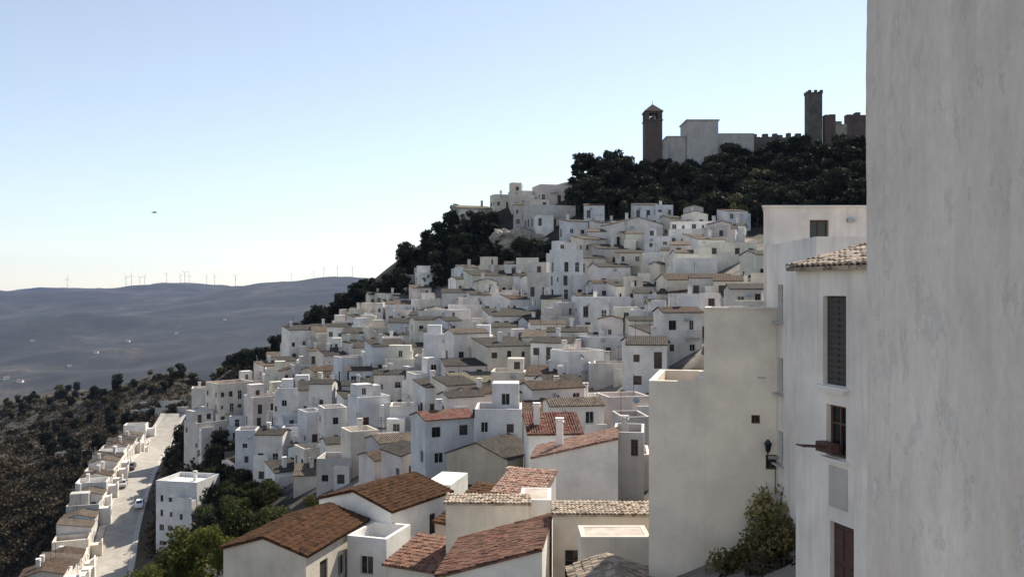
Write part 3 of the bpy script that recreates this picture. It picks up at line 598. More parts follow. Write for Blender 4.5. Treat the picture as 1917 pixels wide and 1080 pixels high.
# E: the plaster wall right beside the camera, a house corner with rounded arris
b = MB(); nz, nu = 150, 130
prof = []                                   # plan outline of the corner: runs away from the viewer, turns the arris, goes right
for k in range(nu):
    s = k/(nu-1); prof.append((1.62, -2+5.93*s**.8) if s < 1 else (1.62, 3.93))
for k in range(1, 9):
    a = math.pi/2*k/8; prof.append((1.62+.10*(1-math.cos(a)), 3.93+.10*math.sin(a)))
prof += [(2.2, 4.03), (3.5, 4.03), (6.5, 4.03)]
zs = [-9+6.8*k/14 for k in range(14)]+[-2.2+4.4*k/149 for k in range(150)]+[2.3+.45*k for k in range(8)]
for z in zs:
    for x, y in prof:
        v = Vector((x, y, z)); dn = .011*noise.noise(v*2.1)+.006*noise.noise(Vector((x*9, y*9, z*2.2)))+.0035*noise.noise(v*16)+.022*noise.noise(Vector((3, 1, z*.5)))
        if z > -2.3: pass
        b.v.append((x+dn, y+(dn if y > 3.8 else 0), z))
n = len(prof)
for j in range(len(zs)-1):
    for i in range(n-1): b.f.append((j*n+i+1, j*n+i, (j+1)*n+i, (j+1)*n+i+1)); b.m.append(0)
zt = zs[-1]; b.face([(1.6, -2, zt), (6.5, -2, zt), (6.5, 3.95, zt), (1.6, 3.95, zt)]); b.face([(1.62, -2, -9), (1.62, -2, zt), (6.5, -2, zt), (6.5, -2, -9)]); b.face([(6.5, -2, -9), (6.5, -2, zt), (6.5, 3.93, zt), (6.5, 3.93, -9)])
m, t, bs = nodes('near_plaster'); bs.inputs['Roughness'].default_value = .92
st = noi(t, pos(t, (5, 5, .8)), 1.3, 8, .62); fl = noi(t, pos(t, (1, 1, .6)), 2.2, 7, .6); fi = noi(t, pos(t, (1, 1, .6)), 26, 7, .7)
fk = ramp(t, noi(t, pos(t, (1, 1, .55)), 7, 9, .72), [(.58, (0, 0, 0)), (.66, (1, 1, 1))]); fkm = _n(t, 'ShaderNodeMath', operation='MULTIPLY'); t.links.new(fk.outputs[0], fkm.inputs[0]); fkm.inputs[1].default_value = .75; crk = ramp(t, noi(t, pos(t, (1.6, 1.6, .35)), 3.3, 8, .7), [(.60, (1, 1, 1)), (.66, (.80, .79, .78))])
ca = ramp(t, st, [(.32, (.76, .665, .575)), (.55, (.84, .745, .655)), (.72, (.88, .80, .715))]); cb = ramp(t, fl, [(.36, (.86, .85, .84)), (.6, (1, 1, 1)), (.7, (1.1, 1.1, 1.1))])
cc = ramp(t, fi, [(.3, (.9, .9, .9)), (.6, (1.02, 1.02, 1.02))])
t.links.new(mixc(t, mixc(t, mixc(t, mixc(t, ca.outputs[0], cb.outputs[0], 1, 'MULTIPLY'), cc.outputs[0], 1, 'MULTIPLY'), crk.outputs[0], 1, 'MULTIPLY'), (.90, .85, .79), fkm.outputs[0]), bs.inputs['Base Color'])
ad = _n(t, 'ShaderNodeMath', operation='ADD'); t.links.new(st, ad.inputs[0]); t.links.new(fi, ad.inputs[1]); ad2 = _n(t, 'ShaderNodeMath', operation='ADD'); t.links.new(ad.outputs[0], ad2.inputs[0]); t.links.new(fk.outputs[0], ad2.inputs[1]); bump(t, bs, ad2.outputs[0], .6, .008)
tag(b.build('plaster_house', m, smooth=True), 'rough whitewashed plaster house corner filling the right edge beside the viewer', 'house')

# ------------------------------------------------------------------ church, castle, rock
ch = empty('church', P(1224, 300, 246), 0, 'hilltop church with a brick bell tower and pale block shaped nave', 'church')
def zc(py, Y=246): return -(py-CY)/F*Y-ch.location.z
def xc(px, Y=246): return (px-CX)/F*Y-ch.location.x
b = MB(); x0, x1 = xc(1208), xc(1240); W_ = x1-x0; xm = (x0+x1)/2
b.box(x0, x1, 0, W_, -8, zc(226)); b.box(x0-.2, x1+.2, -.2, W_+.2, zc(226)+.003, zc(224)); zz = zc(224)+.003
for sx in (0, 1):
    for sy in (0, 1): b.box(x0+sx*(W_-1.25), x0+sx*(W_-1.25)+1.25, sy*(W_-1.25), sy*(W_-1.25)+1.25, zz, zc(212))
for s in (0, 1): b.box(xm-.35, xm+.35, s*(W_-.9), s*(W_-.9)+.9, zz, zc(214))
b.box(x0, x1, 0, W_, zc(212)+.003, zc(209.5)); b.box(x0-.25, x1+.25, -.25, W_+.25, zc(209.5)+.003, zc(208)); tw = b.build('bell_tower', BRICK, ch)
b = MB(); a = [(x0-.3, -.3), (x1+.3, -.3), (x1+.3, W_+.3), (x0-.3, W_+.3)]; z1_ = zc(208)+.004; top = (xm, W_/2, zc(192))
for i in range(4): b.face([(*a[i], z1_), (*a[(i+1) % 4], z1_), top])
b.face([(*p, z1_) for p in a[::-1]]); b.tube((xm, W_/2, zc(192)), (xm, W_/2, zc(186)), .09, .03, 6); b.build('spire', T_DK, ch)
b = MB(); b.box(xc(1289), xc(1348), 2, 12, -7, zc(224)); b.box(xc(1287), xc(1350), 1.7, 12.3, zc(224)+.003, zc(221.5)); b.build('nave', CHWALL, ch)
b = MB(); b.box(xc(1252), xc(1288.6), 3, 10, -7, zc(253)); b.box(xc(1251), xc(1288.6), 2.8, 10.2, zc(253)+.003, zc(251.5)); b.build('aisle', CHWALL, ch)
b = MB(); b.box(xc(1241), xc(1251.7), 1, 7, -7, zc(263)); b.build('porch', CHWALL, ch)
b = MB(); b.box(xc(1348.5), xc(1418), 3.5, 11, -7, zc(246)); b.face([(xc(1348.5), 3.3, zc(246)+.01), (xc(1419), 3.3, zc(246)+.01), (xc(1419), 7, zc(243)), (xc(1348.5), 7, zc(243))]); b.build('chapel', CHWALL, ch)
for px, py in ((1224, 240),):
    b = MB(); b.box(xc(px)-.35, xc(px)+.35, -.03, -.004, zc(py), zc(py)+1.6); b.build('slit_window', GLASS, ch)
cw = empty('castle_wall', P(1395, 262, 252), 0, 'crumbling pale rampart running from the church to the ruined castle', 'wall')
b = MB(); rr = random.Random(4); x = 0.2; Lw = (1512-1395)/F*252
while x < Lw: wd = rr.uniform(.7, 1.6); b.box(x, x+wd-.004, rr.uniform(0, .1), 1.5, -8, rr.uniform(.4, 2.1)); x += wd
b.build('masonry', STONE, cw)
ct = empty('castle_tower', P(1527, 255, 250), 0, 'tall crenellated castle tower on the hilltop', 'tower')
b = MB(); tw_ = 25/F*250; zt = (255-175)/F*250; b.box(-tw_/2, tw_/2, 0, tw_, -6, zt); b.box(-tw_/2-.15, tw_/2+.15, -.15, tw_+.15, zt+.003, zt+.3); b.build('shaft', STONE, ct)
for i in range(3):
    for y in (-.15, tw_-.45):
        b = MB()
        b.box(-tw_/2-.15+i*(tw_-.5)/2, -tw_/2+.65+i*(tw_-.5)/2, y, y+.6, zt+.303, zt+.95); b.build('merlon', STONE, ct)
for x in (-tw_/2-.15, tw_/2-.45): b = MB(); b.box(x, x+.6, tw_/2-.4, tw_/2+.4, zt+.303, zt+.95); b.build('merlon', STONE, ct)
for z in (2.5, 7.0): bb = MB(); bb.box(-.2, .2, -.05, -.003, z, z+1.1); bb.build('arrow_slit', GLASS, ct)
cr = empty('castle_ruin', P(1585, 258, 250), 0, 'broken reddish castle walls right of the crenellated tower', 'ruin')
b = MB(); rr = random.Random(9); x = -6.2; wb = MB()
while x < 22:
    wd = rr.uniform(.8, 1.9); hgt = 6.9+1.9*noise.noise(Vector((x*.35, 2, 1)))+rr.uniform(-.7, .5); y0 = rr.uniform(0, .15)
    (wb if -3.6 < x < -.5 else b).box(x, x+wd-.004, y0, y0+2.2, -6, hgt-(1.8 if -3.6 < x < -.5 else 0)); x += wd
b.build('masonry', BRICK, cr); wb.build('plastered_wall', ROCK, cr)
def rock(name, c, rx, ry, rz, seed, label):
    b = MB(); nu_, nv = 46, 26
    for j in range(nv+1):
        for i in range(nu_):
            a, e = 2*math.pi*i/nu_, math.pi*(j/nv-.5); v = Vector((math.cos(a)*math.cos(e), math.sin(a)*math.cos(e), math.sin(e)))
            k = 1+.32*noise.noise(v*1.7+Vector((seed, 0, 0)))+.2*noise.noise(v*4+Vector((seed, 3, 0)))+.10*noise.noise(v*10); b.v.append((v.x*rx*k, v.y*ry*k, v.z*rz*k))
    for j in range(nv):
        for i in range(nu_): b.f.append((j*nu_+i, j*nu_+(i+1) % nu_, (j+1)*nu_+(i+1) % nu_, (j+1)*nu_+i)); b.m.append(0)
    tag(b.build(name, ROCK, loc=c), label, 'rock')
rock('rock_outcrop', P(978, 455, 224), 6.8, 5, 3.6, 1, 'pale bare rock outcrop under the two upper houses')
rock('rock_outcrop', P(938, 446, 226), 2.6, 3, 2.4, 5, 'smaller pale rock left of the bare outcrop')

# ------------------------------------------------------------------ road, row houses, cars
cl = [hit(*p)[:2] for p in ((326,786),(302,830),(281,870),(260,915),(240,965),(224,1020),(212,1075))]
cl = [Vector(c) for c in cl]; e = (cl[-1]-cl[-2]); cl += [cl[-1]+e*1.2, cl[-1]+e*2.6]
fine = []
for i in range(len(cl)-1):
    a, b_, c, d = cl[max(i-1, 0)], cl[i], cl[i+1], cl[min(i+2, len(cl)-1)]
    for k in range(12):
        s = k/12; fine.append(.5*((2*b_)+(c-a)*s+(2*a-5*b_+4*c-d)*s*s+(3*b_-a-3*c+d)*s**3))
def strip(name, mat, o0, o1, lift, skirt=0):
    b = MB(); rows = []
    nl = 6
    for i, p in enumerate(fine):
        tn = (fine[min(i+1, len(fine)-1)]-fine[max(i-1, 0)]).normalized(); nn = Vector((-tn.y, tn.x))
        zc_ = max(h1(*(p+nn*k)) for k in (-3.5, -1.5, 0, 1.5, 3.5)); row = []
        for k in range(nl+1):
            q = p+nn*(o0+(o1-o0)*k/nl); row.append((q.x, q.y, zc_+lift))
        rows.append(row)
    for r0, r1 in zip(rows, rows[1:]):
        for k in range(nl): b.face([r0[k], r0[k+1], r1[k+1], r1[k]][::1])
        if skirt:
            for k in (0, nl):
                a, c = r0[k], r1[k]; q = [a, c, (c[0], c[1], c[2]-skirt), (a[0], a[1], a[2]-skirt)]; b.face(q if k else q[::-1])
    return tag(b.build(name, mat), kind='structure'), rows
ROADM = simple('road_concrete', (.40, .375, .335), (.30, .28, .25), .6, .9); PAVM = simple('pavement', (.50, .47, .43), (.40, .37, .34), 1.0)
_, rrows = strip('road', ROADM, -2.9, 2.9, .10, 2.5); strip('pavement', PAVM, 2.92, 4.2, .24, 3.0); strip('pavement', PAVM, -4.2, -2.92, .24, 3.0)
def roadpoint(i, off):
    p = fine[i]; tn = (fine[min(i+1, len(fine)-1)]-fine[max(i-1, 0)]).normalized(); nn = Vector((-tn.y, tn.x))
    return p+nn*off, tn, sum(r[2] for r in rrows[i][2:5])/3
# which side is left in the picture (away from the town)?
_pp, _tt, _ = roadpoint(30, 1); LS = -1 if _pp.x > fine[30].x else 1
acc = 0; last = None; k = 0; rh = []
for i in range(3, len(fine)-2):
    if last is not None: acc += (fine[i]-last).length
    last = fine[i]
    if acc >= 5.0*k+12 and k < 31:
        rh.append(i); k += 1
for k, i in enumerate(rh):
    p, tn, z = roadpoint(i, LS*(4.4)); rnd = random.Random(k); yaw = math.atan2(tn.y, tn.x)+(0 if LS < 0 else 0)
    # fronts face the road: front normal points back to the road
    nn = (fine[i]-p).normalized(); yaw = math.atan2(nn.x, -nn.y)
    kind = ['g', 'f', 'g', 's'][k % 4] if k % 5 else 'f'
    house((p.x, p.y, z), yaw, 4.85, 6.2, 3.7+rnd.uniform(-.5, .6), kind, rnd.choice('wcgWw'), rnd.choice(['tn', 'br', 'tn', 'dk']), seed=900+k, dens=1.2, found=7, group='terraced houses along the left side of the road', label=None, extra='row')
    HOUSES[-1]['row'] = k
_carm = {}
def car(p, yaw, paint, label):
    r = empty('parked_car', p, yaw, label, 'car', 'cars parked on the road')
    prof = [(-2.05, .28), (2.05, .28), (2.12, .62), (1.95, .82), (1.05, .95), (.45, 1.42), (-1.15, 1.46), (-1.85, 1.0), (-2.1, .9)]
    b = MB()
    for s in (-1, 1):
        q = [(x, s*(.84 if z < 1.0 else .66), z) for x, z in prof]; b.face(q if s < 0 else q[::-1])
    for i in range(len(prof)):
        a, c = prof[i], prof[(i+1) % len(prof)]; wa, wc = (.84 if a[1] < 1 else .66), (.84 if c[1] < 1 else .66)
        b.face([(a[0], wa, a[1]), (c[0], wc, c[1]), (c[0], -wc, c[1]), (a[0], -wa, a[1])][::-1])
    b.build('body', paint, r)
    g_ = MB(); g_.face([(1.0, .6, 1.0), (1.0, -.6, 1.0), (.5, -.56, 1.385), (.5, .56, 1.385)][::-1]); 
    for v in range(4): g_.v[v] = (g_.v[v][0]+.02, g_.v[v][1], g_.v[v][2]+.012)
    g_.build('windscreen', GLASS, r)
    g_ = MB(); g_.face([(-1.24, .58, 1.41), (-1.24, -.58, 1.41), (-1.82, -.6, 1.04), (-1.82, .6, 1.04)]); 
    for v in range(4): g_.v[v] = (g_.v[v][0]-.02, g_.v[v][1], g_.v[v][2]+.014)
    g_.build('rear_window', GLASS, r)
    for s in (-1, 1):
        g_ = MB(); q = [(.82, s*.79, 1.02), (.38, s*.69, 1.36), (-1.1, s*.69, 1.38), (-1.6, s*.8, 1.03)]; g_.face(q); g_.build('side_window', GLASS, r)
        for x in (-1.3, 1.3):
            t_ = MB(); t_.tube((x, s*.66, .31), (x, s*.87, .31), .31, n=16); wz = t_.build('wheel', METAL, r)
            t_ = MB(); t_.tube((x, s*.872, .31), (x, s*.885, .31), .19, n=12); t_.build('rim', STEEL, wz)
        t_ = MB(); t_.box(2.0, 2.09, s*.6-.15, s*.6+.15, .64, .76); t_.build('headlight', FRAME_W, r)
        t_ = MB(); t_.box(-2.12, -2.04, s*.65-.1, s*.65+.1, .7, .88); t_.build('tail_light', FLOORR, r)
PW, PG, PD = (simple('car_'+n_, c, c, rough=.3) for n_, c in (('white', (.75, .75, .75)), ('silver', (.42, .43, .45)), ('dark', (.05, .055, .07))))
def nearest_i(px, py):
    q = Vector(hit(px, py)[:2]); return min(range(len(fine)), key=lambda i: (fine[i]-q).length)
for px, py, off, pt, lb in ((236,976,-2.6,PW,'white car parked at the right kerb of the road in the valley'),(208,968,2.4,PG,'silver car parked at the left kerb beside the terraced houses'),(262,905,2.5,PD,'dark car parked farther along the road by the terraces')):
    i = nearest_i(px, py); p, tn, z = roadpoint(i, off*LS); car((p.x, p.y, z+.0), math.atan2(tn.y, tn.x), pt, lb)

# ------------------------------------------------------------------ plants
def leafmesh(name, blobs, n, size, seed, mat, flat=.25):
    """many small leaf clumps (bent quads) spread through the outer shell of each blob"""
    g_ = np.random.default_rng(seed); per = np.array([b_[1][0]*b_[1][1]+b_[1][0]*b_[1][2] for b_ in blobs]); idx = g_.choice(len(blobs), n, p=per/per.sum())
    c = np.array([b_[0] for b_ in blobs])[idx]; r = np.array([b_[1] for b_ in blobs])[idx]
    d = g_.normal(size=(n, 3)); d /= np.linalg.norm(d, axis=1)[:, None]
    rad = g_.uniform(.55, 1.08, n)[:, None]; pc = c+d*r*rad
    nn = d*.6+g_.normal(size=(n, 3))*.7; nn /= np.linalg.norm(nn, axis=1)[:, None]
    a = np.cross(nn, g_.normal(size=(n, 3))); a /= np.linalg.norm(a, axis=1)[:, None]; b2 = np.cross(nn, a)
    s = size*g_.uniform(.55, 1.3, n)[:, None]; k1, k2 = g_.uniform(.5, 1, (n, 1)), g_.uniform(.35, .8, (n, 1))
    v = np.stack([pc-a*s*k1, pc-b2*s*k2+nn*s*flat*.3, pc+a*s, pc+b2*s*k2-nn*s*flat*.5], 1).reshape(-1, 3)
    return rawmesh(name, v, mat)
def rawmesh(name, v, mat):
    me = bpy.data.meshes.new(name); k = len(v); me.vertices.add(k); me.vertices.foreach_set('co', v.astype(np.float32).ravel())
    me.loops.add(k); me.loops.foreach_set('vertex_index', np.arange(k, dtype=np.int32)); me.polygons.add(k//4); me.polygons.foreach_set('loop_start', np.arange(0, k, 4, dtype=np.int32))
    me.update(); me.validate(); me.materials.append(mat); return me
def trunkmesh(h, r, limbs, seed, spread=1.6):
    b = MB(); rn = random.Random(seed); p = Vector((0, 0, -.6)); pts = [p]
    for k in range(4): p = Vector((rn.uniform(-.12, .12)*h*.15, rn.uniform(-.12, .12)*h*.15, h*(k+1)/4)); pts.append(p)
    for k in range(4): b.tube(pts[k], pts[k+1], r*(1-.17*k), r*(1-.17*(k+1)), 7)
    for k in range(limbs):
        s = pts[3].lerp(pts[4], rn.random()) if k % 2 else pts[2].lerp(pts[3], rn.random()); a = rn.uniform(0, 6.28); e = s+Vector((math.cos(a)*spread, math.sin(a)*spread, rn.uniform(.6, 1.6))); b.tube(s, e, r*.4, r*.15, 5)
    return b.mesh('trunk', [BARK])
def variants(kind):
    out = []
    for s in range(5):
        rn = random.Random(hash((kind, s)) % 9999 if False else s*31+len(kind)*7)
        if kind == 'pine':      # rounded, wide stone pine
            h = rn.uniform(3.2, 4.2); bl_ = [((rn.uniform(-1.5, 1.5), rn.uniform(-1.5, 1.5), h+rn.uniform(-.3, 1.5)), (rn.uniform(1.0, 1.7),)*2+(rn.uniform(.75, 1.15),)) for _ in range(7)]
            out.append((trunkmesh(h+.4, .2, 6, s), leafmesh('crown', bl_, 1500, .33, s, PINE)))
        elif kind == 'dark':    # dense evergreen
            h = rn.uniform(2.0, 2.8); bl_ = [((rn.uniform(-1.2, 1.2), rn.uniform(-1.2, 1.2), h+rn.uniform(-.8, 2.0)), (rn.uniform(.9, 1.5),)*2+(rn.uniform(.9, 1.5),)) for _ in range(7)]
            out.append((trunkmesh(h+.6, .17, 5, s), leafmesh('crown', bl_, 1500, .31, s+20, PINE)))
        elif kind == 'olive':
            h = rn.uniform(1.6, 2.2); bl_ = [((rn.uniform(-1.3, 1.3), rn.uniform(-1.3, 1.3), h+rn.uniform(0, 1.4)), (rn.uniform(.7, 1.2),)*2+(rn.uniform(.6, 1),)) for _ in range(6)]
            out.append((trunkmesh(h+.3, .2, 5, s), leafmesh('crown', bl_, 700, .32, s+40, OLIVE)))
        elif kind in ('broad', 'lime'):
            h = rn.uniform(2.4, 3.2); bl_ = [((rn.uniform(-1.6, 1.6), rn.uniform(-1.6, 1.6), h+rn.uniform(-.5, 2.3)), (rn.uniform(.8, 1.5),)*2+(rn.uniform(.8, 1.3),)) for _ in range(9)]
            out.append((trunkmesh(h+.8, .2, 7, s), leafmesh('crown', bl_, 2600, .22, s+60, GREEN if kind == 'broad' else LIME)))
        else:                   # shrub: leaves down to the ground
            mt = SCRUB if kind == 'shrub' else DRY
            bl_ = [((rn.uniform(-.9, .9), rn.uniform(-.9, .9), rn.uniform(.1, .7)), (rn.uniform(.5, .9),)*2+(rn.uniform(.45, .8),)) for _ in range(5)]
            out.append((None, leafmesh(kind, bl_, 350, .26, s+80, mt)))
    return out
VAR = {k: variants(k) for k in ('pine', 'dark', 'olive', 'broad', 'lime', 'shrub', 'dryshrub')}
TR = random.Random(5); NT = {}
CATN = dict(pine='pine_tree', dark='evergreen_tree', olive='olive_tree', broad='leafy_tree', lime='leafy_tree', shrub='shrub', dryshrub='dry_shrub')
def plant(kind, x, y, sc, label, group, z=None):
    tm, cm = VAR[kind][TR.randrange(5)]; z = h1(x, y)-.1 if z is None else z; rz = TR.uniform(0, 6.28)
    if tm is None:
        o = link(CATN[kind], cm, None, (x, y, z), rz); o.scale = (sc, sc, sc*TR.uniform(.8, 1.15)); tag(o, label, 'shrub', group)
    else:
        o = empty(CATN[kind], (x, y, z), rz, label, 'tree', group); o.scale = (sc, sc, sc*TR.uniform(.88, 1.15)); link('trunk', tm, o); link('crown', cm, o)
    NT[kind] = NT.get(kind, 0)+1; return o
def scatter(poly, n, sep, kinds, sc, label, group, avoid=3.2, tries=40):
    xs = [p[0] for p in poly]; ys = [p[1] for p in poly]; pts = []; made = 0
    for _ in range(n*tries):
        if made >= n: break
        a, c = TR.uniform(min(xs), max(xs)), TR.uniform(min(ys), max(ys))
        if not inpoly(a, c, poly): continue
        q = hit(a, c)
        if q is None: continue
        if any((q[0]-x)**2+(q[1]-y)**2 < sep*sep for x, y in pts): continue
        if avoid and any((q[0]-x)**2+(q[1]-y)**2 < (r+avoid)**2 for x, y, r in PLACED): continue
        if any((q[0]-f_.x)**2+(q[1]-f_.y)**2 < 8.5**2 for f_ in fine) or any((q[0]-hx)**2+(q[1]-hy)**2 < 64 for hx, hy in ROWXY): continue
        pts.append(q[:2]); made += 1; k = TR.choice(kinds); plant(k, q[0], q[1], TR.uniform(*sc), label[k] if isinstance(label, dict) else label, group)
    return pts
ROWXY = []
for k, i in enumerate(rh):
    p, tn, z = roadpoint(i, LS*7.5); ROWXY.append((p.x, p.y))
PLACED.append((P(330, 1000, 163)[0]+1, 167, 5.5))
W1 = [(1082,328),(1130,326),(1200,338),(1300,334),(1360,316),(1400,306),(1500,292),(1615,296),(1640,380),(1620,400),(1440,430),(1400,424),(1250,415),(1150,410),(1075,405)]
W2 = [(850,410),(925,425),(920,440),(925,478),(1040,486),(990,512),(890,518),(800,548),(700,572),(630,600),(560,640),(500,672),(560,655),(640,595),(710,550),(770,500),(800,455)]
scatter(W1, 165, 3.4, ['pine', 'pine', 'dark'], (.85, 1.25), dict(pine='round crowned dark pine in the wood below the castle', dark='dense dark evergreen in the wood below the castle'), 'trees of the wooded castle hill', 1.5)
scatter(W2, 150, 3.2, ['dark', 'dark', 'pine'], (.75, 1.15), dict(pine='round crowned pine on the steep dark slope left of the upper houses', dark='dense evergreen on the steep dark slope left of the upper houses'), 'trees of the dark slope above the town', 1.2)
scatter([(1370,352),(1450,345),(1470,400),(1370,420),(1310,410)], 14, 3.2, ['olive'], (1.0, 1.5), 'lighter olive green tree at the foot of the castle wood', 'olive trees under the castle wood', 1.0)
q = hit(1180, 312) or hit(1180, 330); plant('olive', q[0], q[1]+3, 1.25, 'small pale tree standing alone left of the church tower', None)
q = P(1083, 395, 236); 
for px, py, sc, kd, lb in ((765,500,1.3,'pine','lone umbrella shaped pine jutting from the ridge against the sky'),):
    q = hit(px, py) or hit(px, py+25)
    if q: plant(kd, q[0], q[1], sc, lb, None)
scatter([(300,800),(360,790),(370,840),(445,850),(445,905),(400,935),(385,880),(290,885)], 26, 3.0, ['dark'], (.6, .95), 'dark evergreen on the shaded bank between road and town', 'evergreens on the bank by the road', .5)
scatter([(395,915),(530,915),(525,960),(480,985),(430,1020),(370,1000),(385,950)], 26, 3.0, ['broad', 'broad', 'dark'], (.55, .9), dict(broad='leafy green tree in the grove below the lowest town houses', dark='dark tree in the grove below the lowest town houses'), 'trees of the grove below the town', .5)
for px, py, Y, sc, kd, lb in ((372,1100,82,1.05,'lime','bright yellow green tree beside the cream gabled house'),(330,1100,86,1.0,'lime','yellow green tree left of the bright tree at the bottom edge'),(410,1105,76,.8,'lime','low yellow green tree touching the cream gabled house'),(265,1095,100,1.0,'lime','yellow green tree at the bottom edge near the shaded bank'),(455,1000,92,.95,'broad','large round leafy tree behind the cream gabled house'),(510,985,98,.8,'broad','leafy tree left of the chestnut roofed house'),(600,965,86,.6,'lime','small yellow green tree behind the ridge of the cream gabled house')):
    x, y, z = P(px, py, Y); plant(kd, x, y, sc, lb, None, z=min(h1(x, y), z+2)-.1)
LEFT = [(-60,770),(0,760),(150,735),(330,705),(450,672),(500,690),(430,720),(355,735),(355,790),(290,790),(240,810),(150,950),(70,1075),(-60,1085)]
scatter(LEFT, 170, 4.0, ['shrub', 'shrub', 'dryshrub'], (1.2, 2.6), dict(shrub='dark scrub bush on the brown hillside left of the road', dryshrub='dry brownish bush on the brown hillside left of the road'), 'bushes on the left hillside', .5)
scatter([(0,725),(150,712),(330,690),(470,655),(480,690),(350,730),(150,770),(20,790)], 60, 5, ['dark', 'olive'], (.7, 1.2), dict(dark='dark evergreen on the low ridge at the left', olive='olive tree on the low ridge at the left'), 'trees on the low left ridge', .5)
scatter([(90,790),(230,770),(300,780),(220,830),(150,900),(60,880)], 40, 4.5, ['dark', 'shrub'], (.7, 1.15), dict(dark='dark evergreen in the hollow left of the terraced houses', shrub='dark bush in the hollow left of the terraced houses'), 'plants in the hollow by the terraces', .5)
for poly, n in (([(560,650),(690,575),(720,560),(650,560),(540,640)], 24),):
    scatter(poly, n, 3, ['dark', 'shrub'], (.8, 1.2), dict(dark='dark evergreen along the upper left edge of the town', shrub='dark bush along the upper left edge of the town'), 'plants along the upper town edge', 1)
# trees that continue the dark ridge along the back of the town down to the left slope
def ridge_y(px): return float(np.interp(px, [430, 500, 560, 620, 650, 700], [662, 640, 603, 563, 540, 515]))
for k in range(46):
    px = TR.uniform(440, 700); Y = float(np.interp(px, [440, 520, 700], [292, 268, 258]))+TR.uniform(-3, 10); x = (px-CX)/F*Y; zg = h1(x, Y); need = -(ridge_y(px)+TR.uniform(0, 16)-CY)/F*Y-zg
    if any((x-a)**2+(Y-c)**2 < (q_+1)**2 for a, c, q_ in PLACED): continue
    plant('dark', x, Y, min(1.9, max(.6, need/5.0)), 'dense evergreen on the ridge behind the upper left edge of the town', 'evergreens on the ridge behind the town')
# shrubs against the beige wall
for px, py, Y, sc, kd, lb in ((1432,1040,34.5,.9,'dryshrub','dry olive bush at the foot of the beige wall'),(1466,1010,35.2,.75,'shrub','dark bush in the corner between beige wall and white building'),(1400,1075,33,.8,'olivebush','green bush on the stair below the beige wall'),(1455,1075,31,.9,'olivebush','olive green bush beside the nearest white building'),(1490,1060,30.5,.7,'shrub','low dark bush against the nearest white building')):
    x, y, z = P(px, py, Y); o = plant('shrub' if kd == 'olivebush' else kd, x, y, sc, lb, None, z=z-.5); 
def climber(name, loc, h, w, n, mat, seed, label):
    bl_ = [((random.Random(seed+k).uniform(-w, w), random.Random(seed*3+k).uniform(-.3, .1), h*k/8), (w*.8, .35, h/8)) for k in range(8)]
    root = empty(name, loc, 0, label, 'plant'); link('leaves', leafmesh('leaves', bl_, n, .11, seed, mat), root); b = MB(); b.tube((0, 0, -.6), (.1, -.05, h*.55), .04, .02, 6); b.tube((.1, -.05, h*.55), (-.15, -.05, h*.95), .02, .01, 6); b.build('stem', BARK, root)
climber('climbing_plant', P(1478, 1000, 35.6), 2.6, .35, 900, COURT, 3, 'straggly climber in the corner of the beige wall')
climber('climbing_plant', P(1440, 1000, 35.7), 2.3, .5, 260, COURT, 8, 'thin sparse climber creeping up below the meter box')
for k, (px, py, Y) in enumerate(((1420,1060,33.5),(1460,1050,33),(1385,1078,34.5),(1478,1010,35.2))):
    bl_ = [((random.Random(k*9+j).uniform(-1.1, 1.1), random.Random(k*7+j).uniform(-.6, .6), random.Random(k*5+j).uniform(0, 1.5)), (.75, .7, .7)) for j in range(8)]
    o = link('shrub', leafmesh('shrub', bl_, 2600, .095, 200+k, COURT), None, P(px, py+10, Y)); tag(o, ['olive green bush in the middle below the beige wall', 'olive green bush nearest the white building corner', 'olive green bush lowest on the stair wall', 'bush highest up in the beige wall corner'][k], 'shrub')
# stair wall along the foot of the beige building
sw = empty('stair_wall', P(1280, 1085, 36.2), 0, 'dark sloping stair wall along the foot of the beige building', 'wall')
b = MB(); x1_ = (1490-1280)/F*36; z1_ = 125/F*36; b.slab([(-.5, -.5, -.3), (x1_, -.9, z1_-.05), (x1_, -.55, z1_), (-.5, -.15, -.3)], .9); b.build('coping', T_DK, sw)
def stone_wall(pts, hgt, label):
    q = [hit(*p) for p in pts]; q = [a for a in q if a]
    root = empty('stone_wall', q[0], 0, label, 'wall'); b = MB(); rn = random.Random(len(label))
    for a, c in zip(q, q[1:]):
        n_ = max(1, int(math.hypot(c[0]-a[0], c[1]-a[1])/2.5))
        for k in range(n_):
            u0, u1 = k/n_, (k+1)/n_; p = Vector(a).lerp(Vector(c), u0)-Vector(q[0]); e = Vector(a).lerp(Vector(c), u1)-Vector(q[0]); hh = hgt*rn.uniform(.85, 1.1); t = Vector((-(e-p).y, (e-p).x, 0)).normalized()*.4
            lo = Vector((0, 0, -1.5)); hi = Vector((0, 0, hh)); b.face([p-t+lo, e-t+lo, e-t+hi, p-t+hi]); b.face([e+t+lo, p+t+lo, p+t+hi, e+t+hi]); b.face([p-t+hi, e-t+hi, e+t+hi, p+t+hi]); b.face([p+t+lo, p-t+lo, p-t+hi, p+t+hi]); b.face([e-t+lo, e+t+lo, e+t+hi, e-t+hi])
    b.build('masonry', CONC, root)
stone_wall([(245,776),(285,772),(325,770),(352,772)], 1.6, 'long pale terrace wall above the far end of the road')
stone_wall([(262,760),(300,757),(350,756)], 1.3, 'short pale terrace wall, higher up the brown hillside')
stone_wall([(105,852),(170,848),(225,846)], 1.0, 'low grey field wall left of the top of the terraced houses')
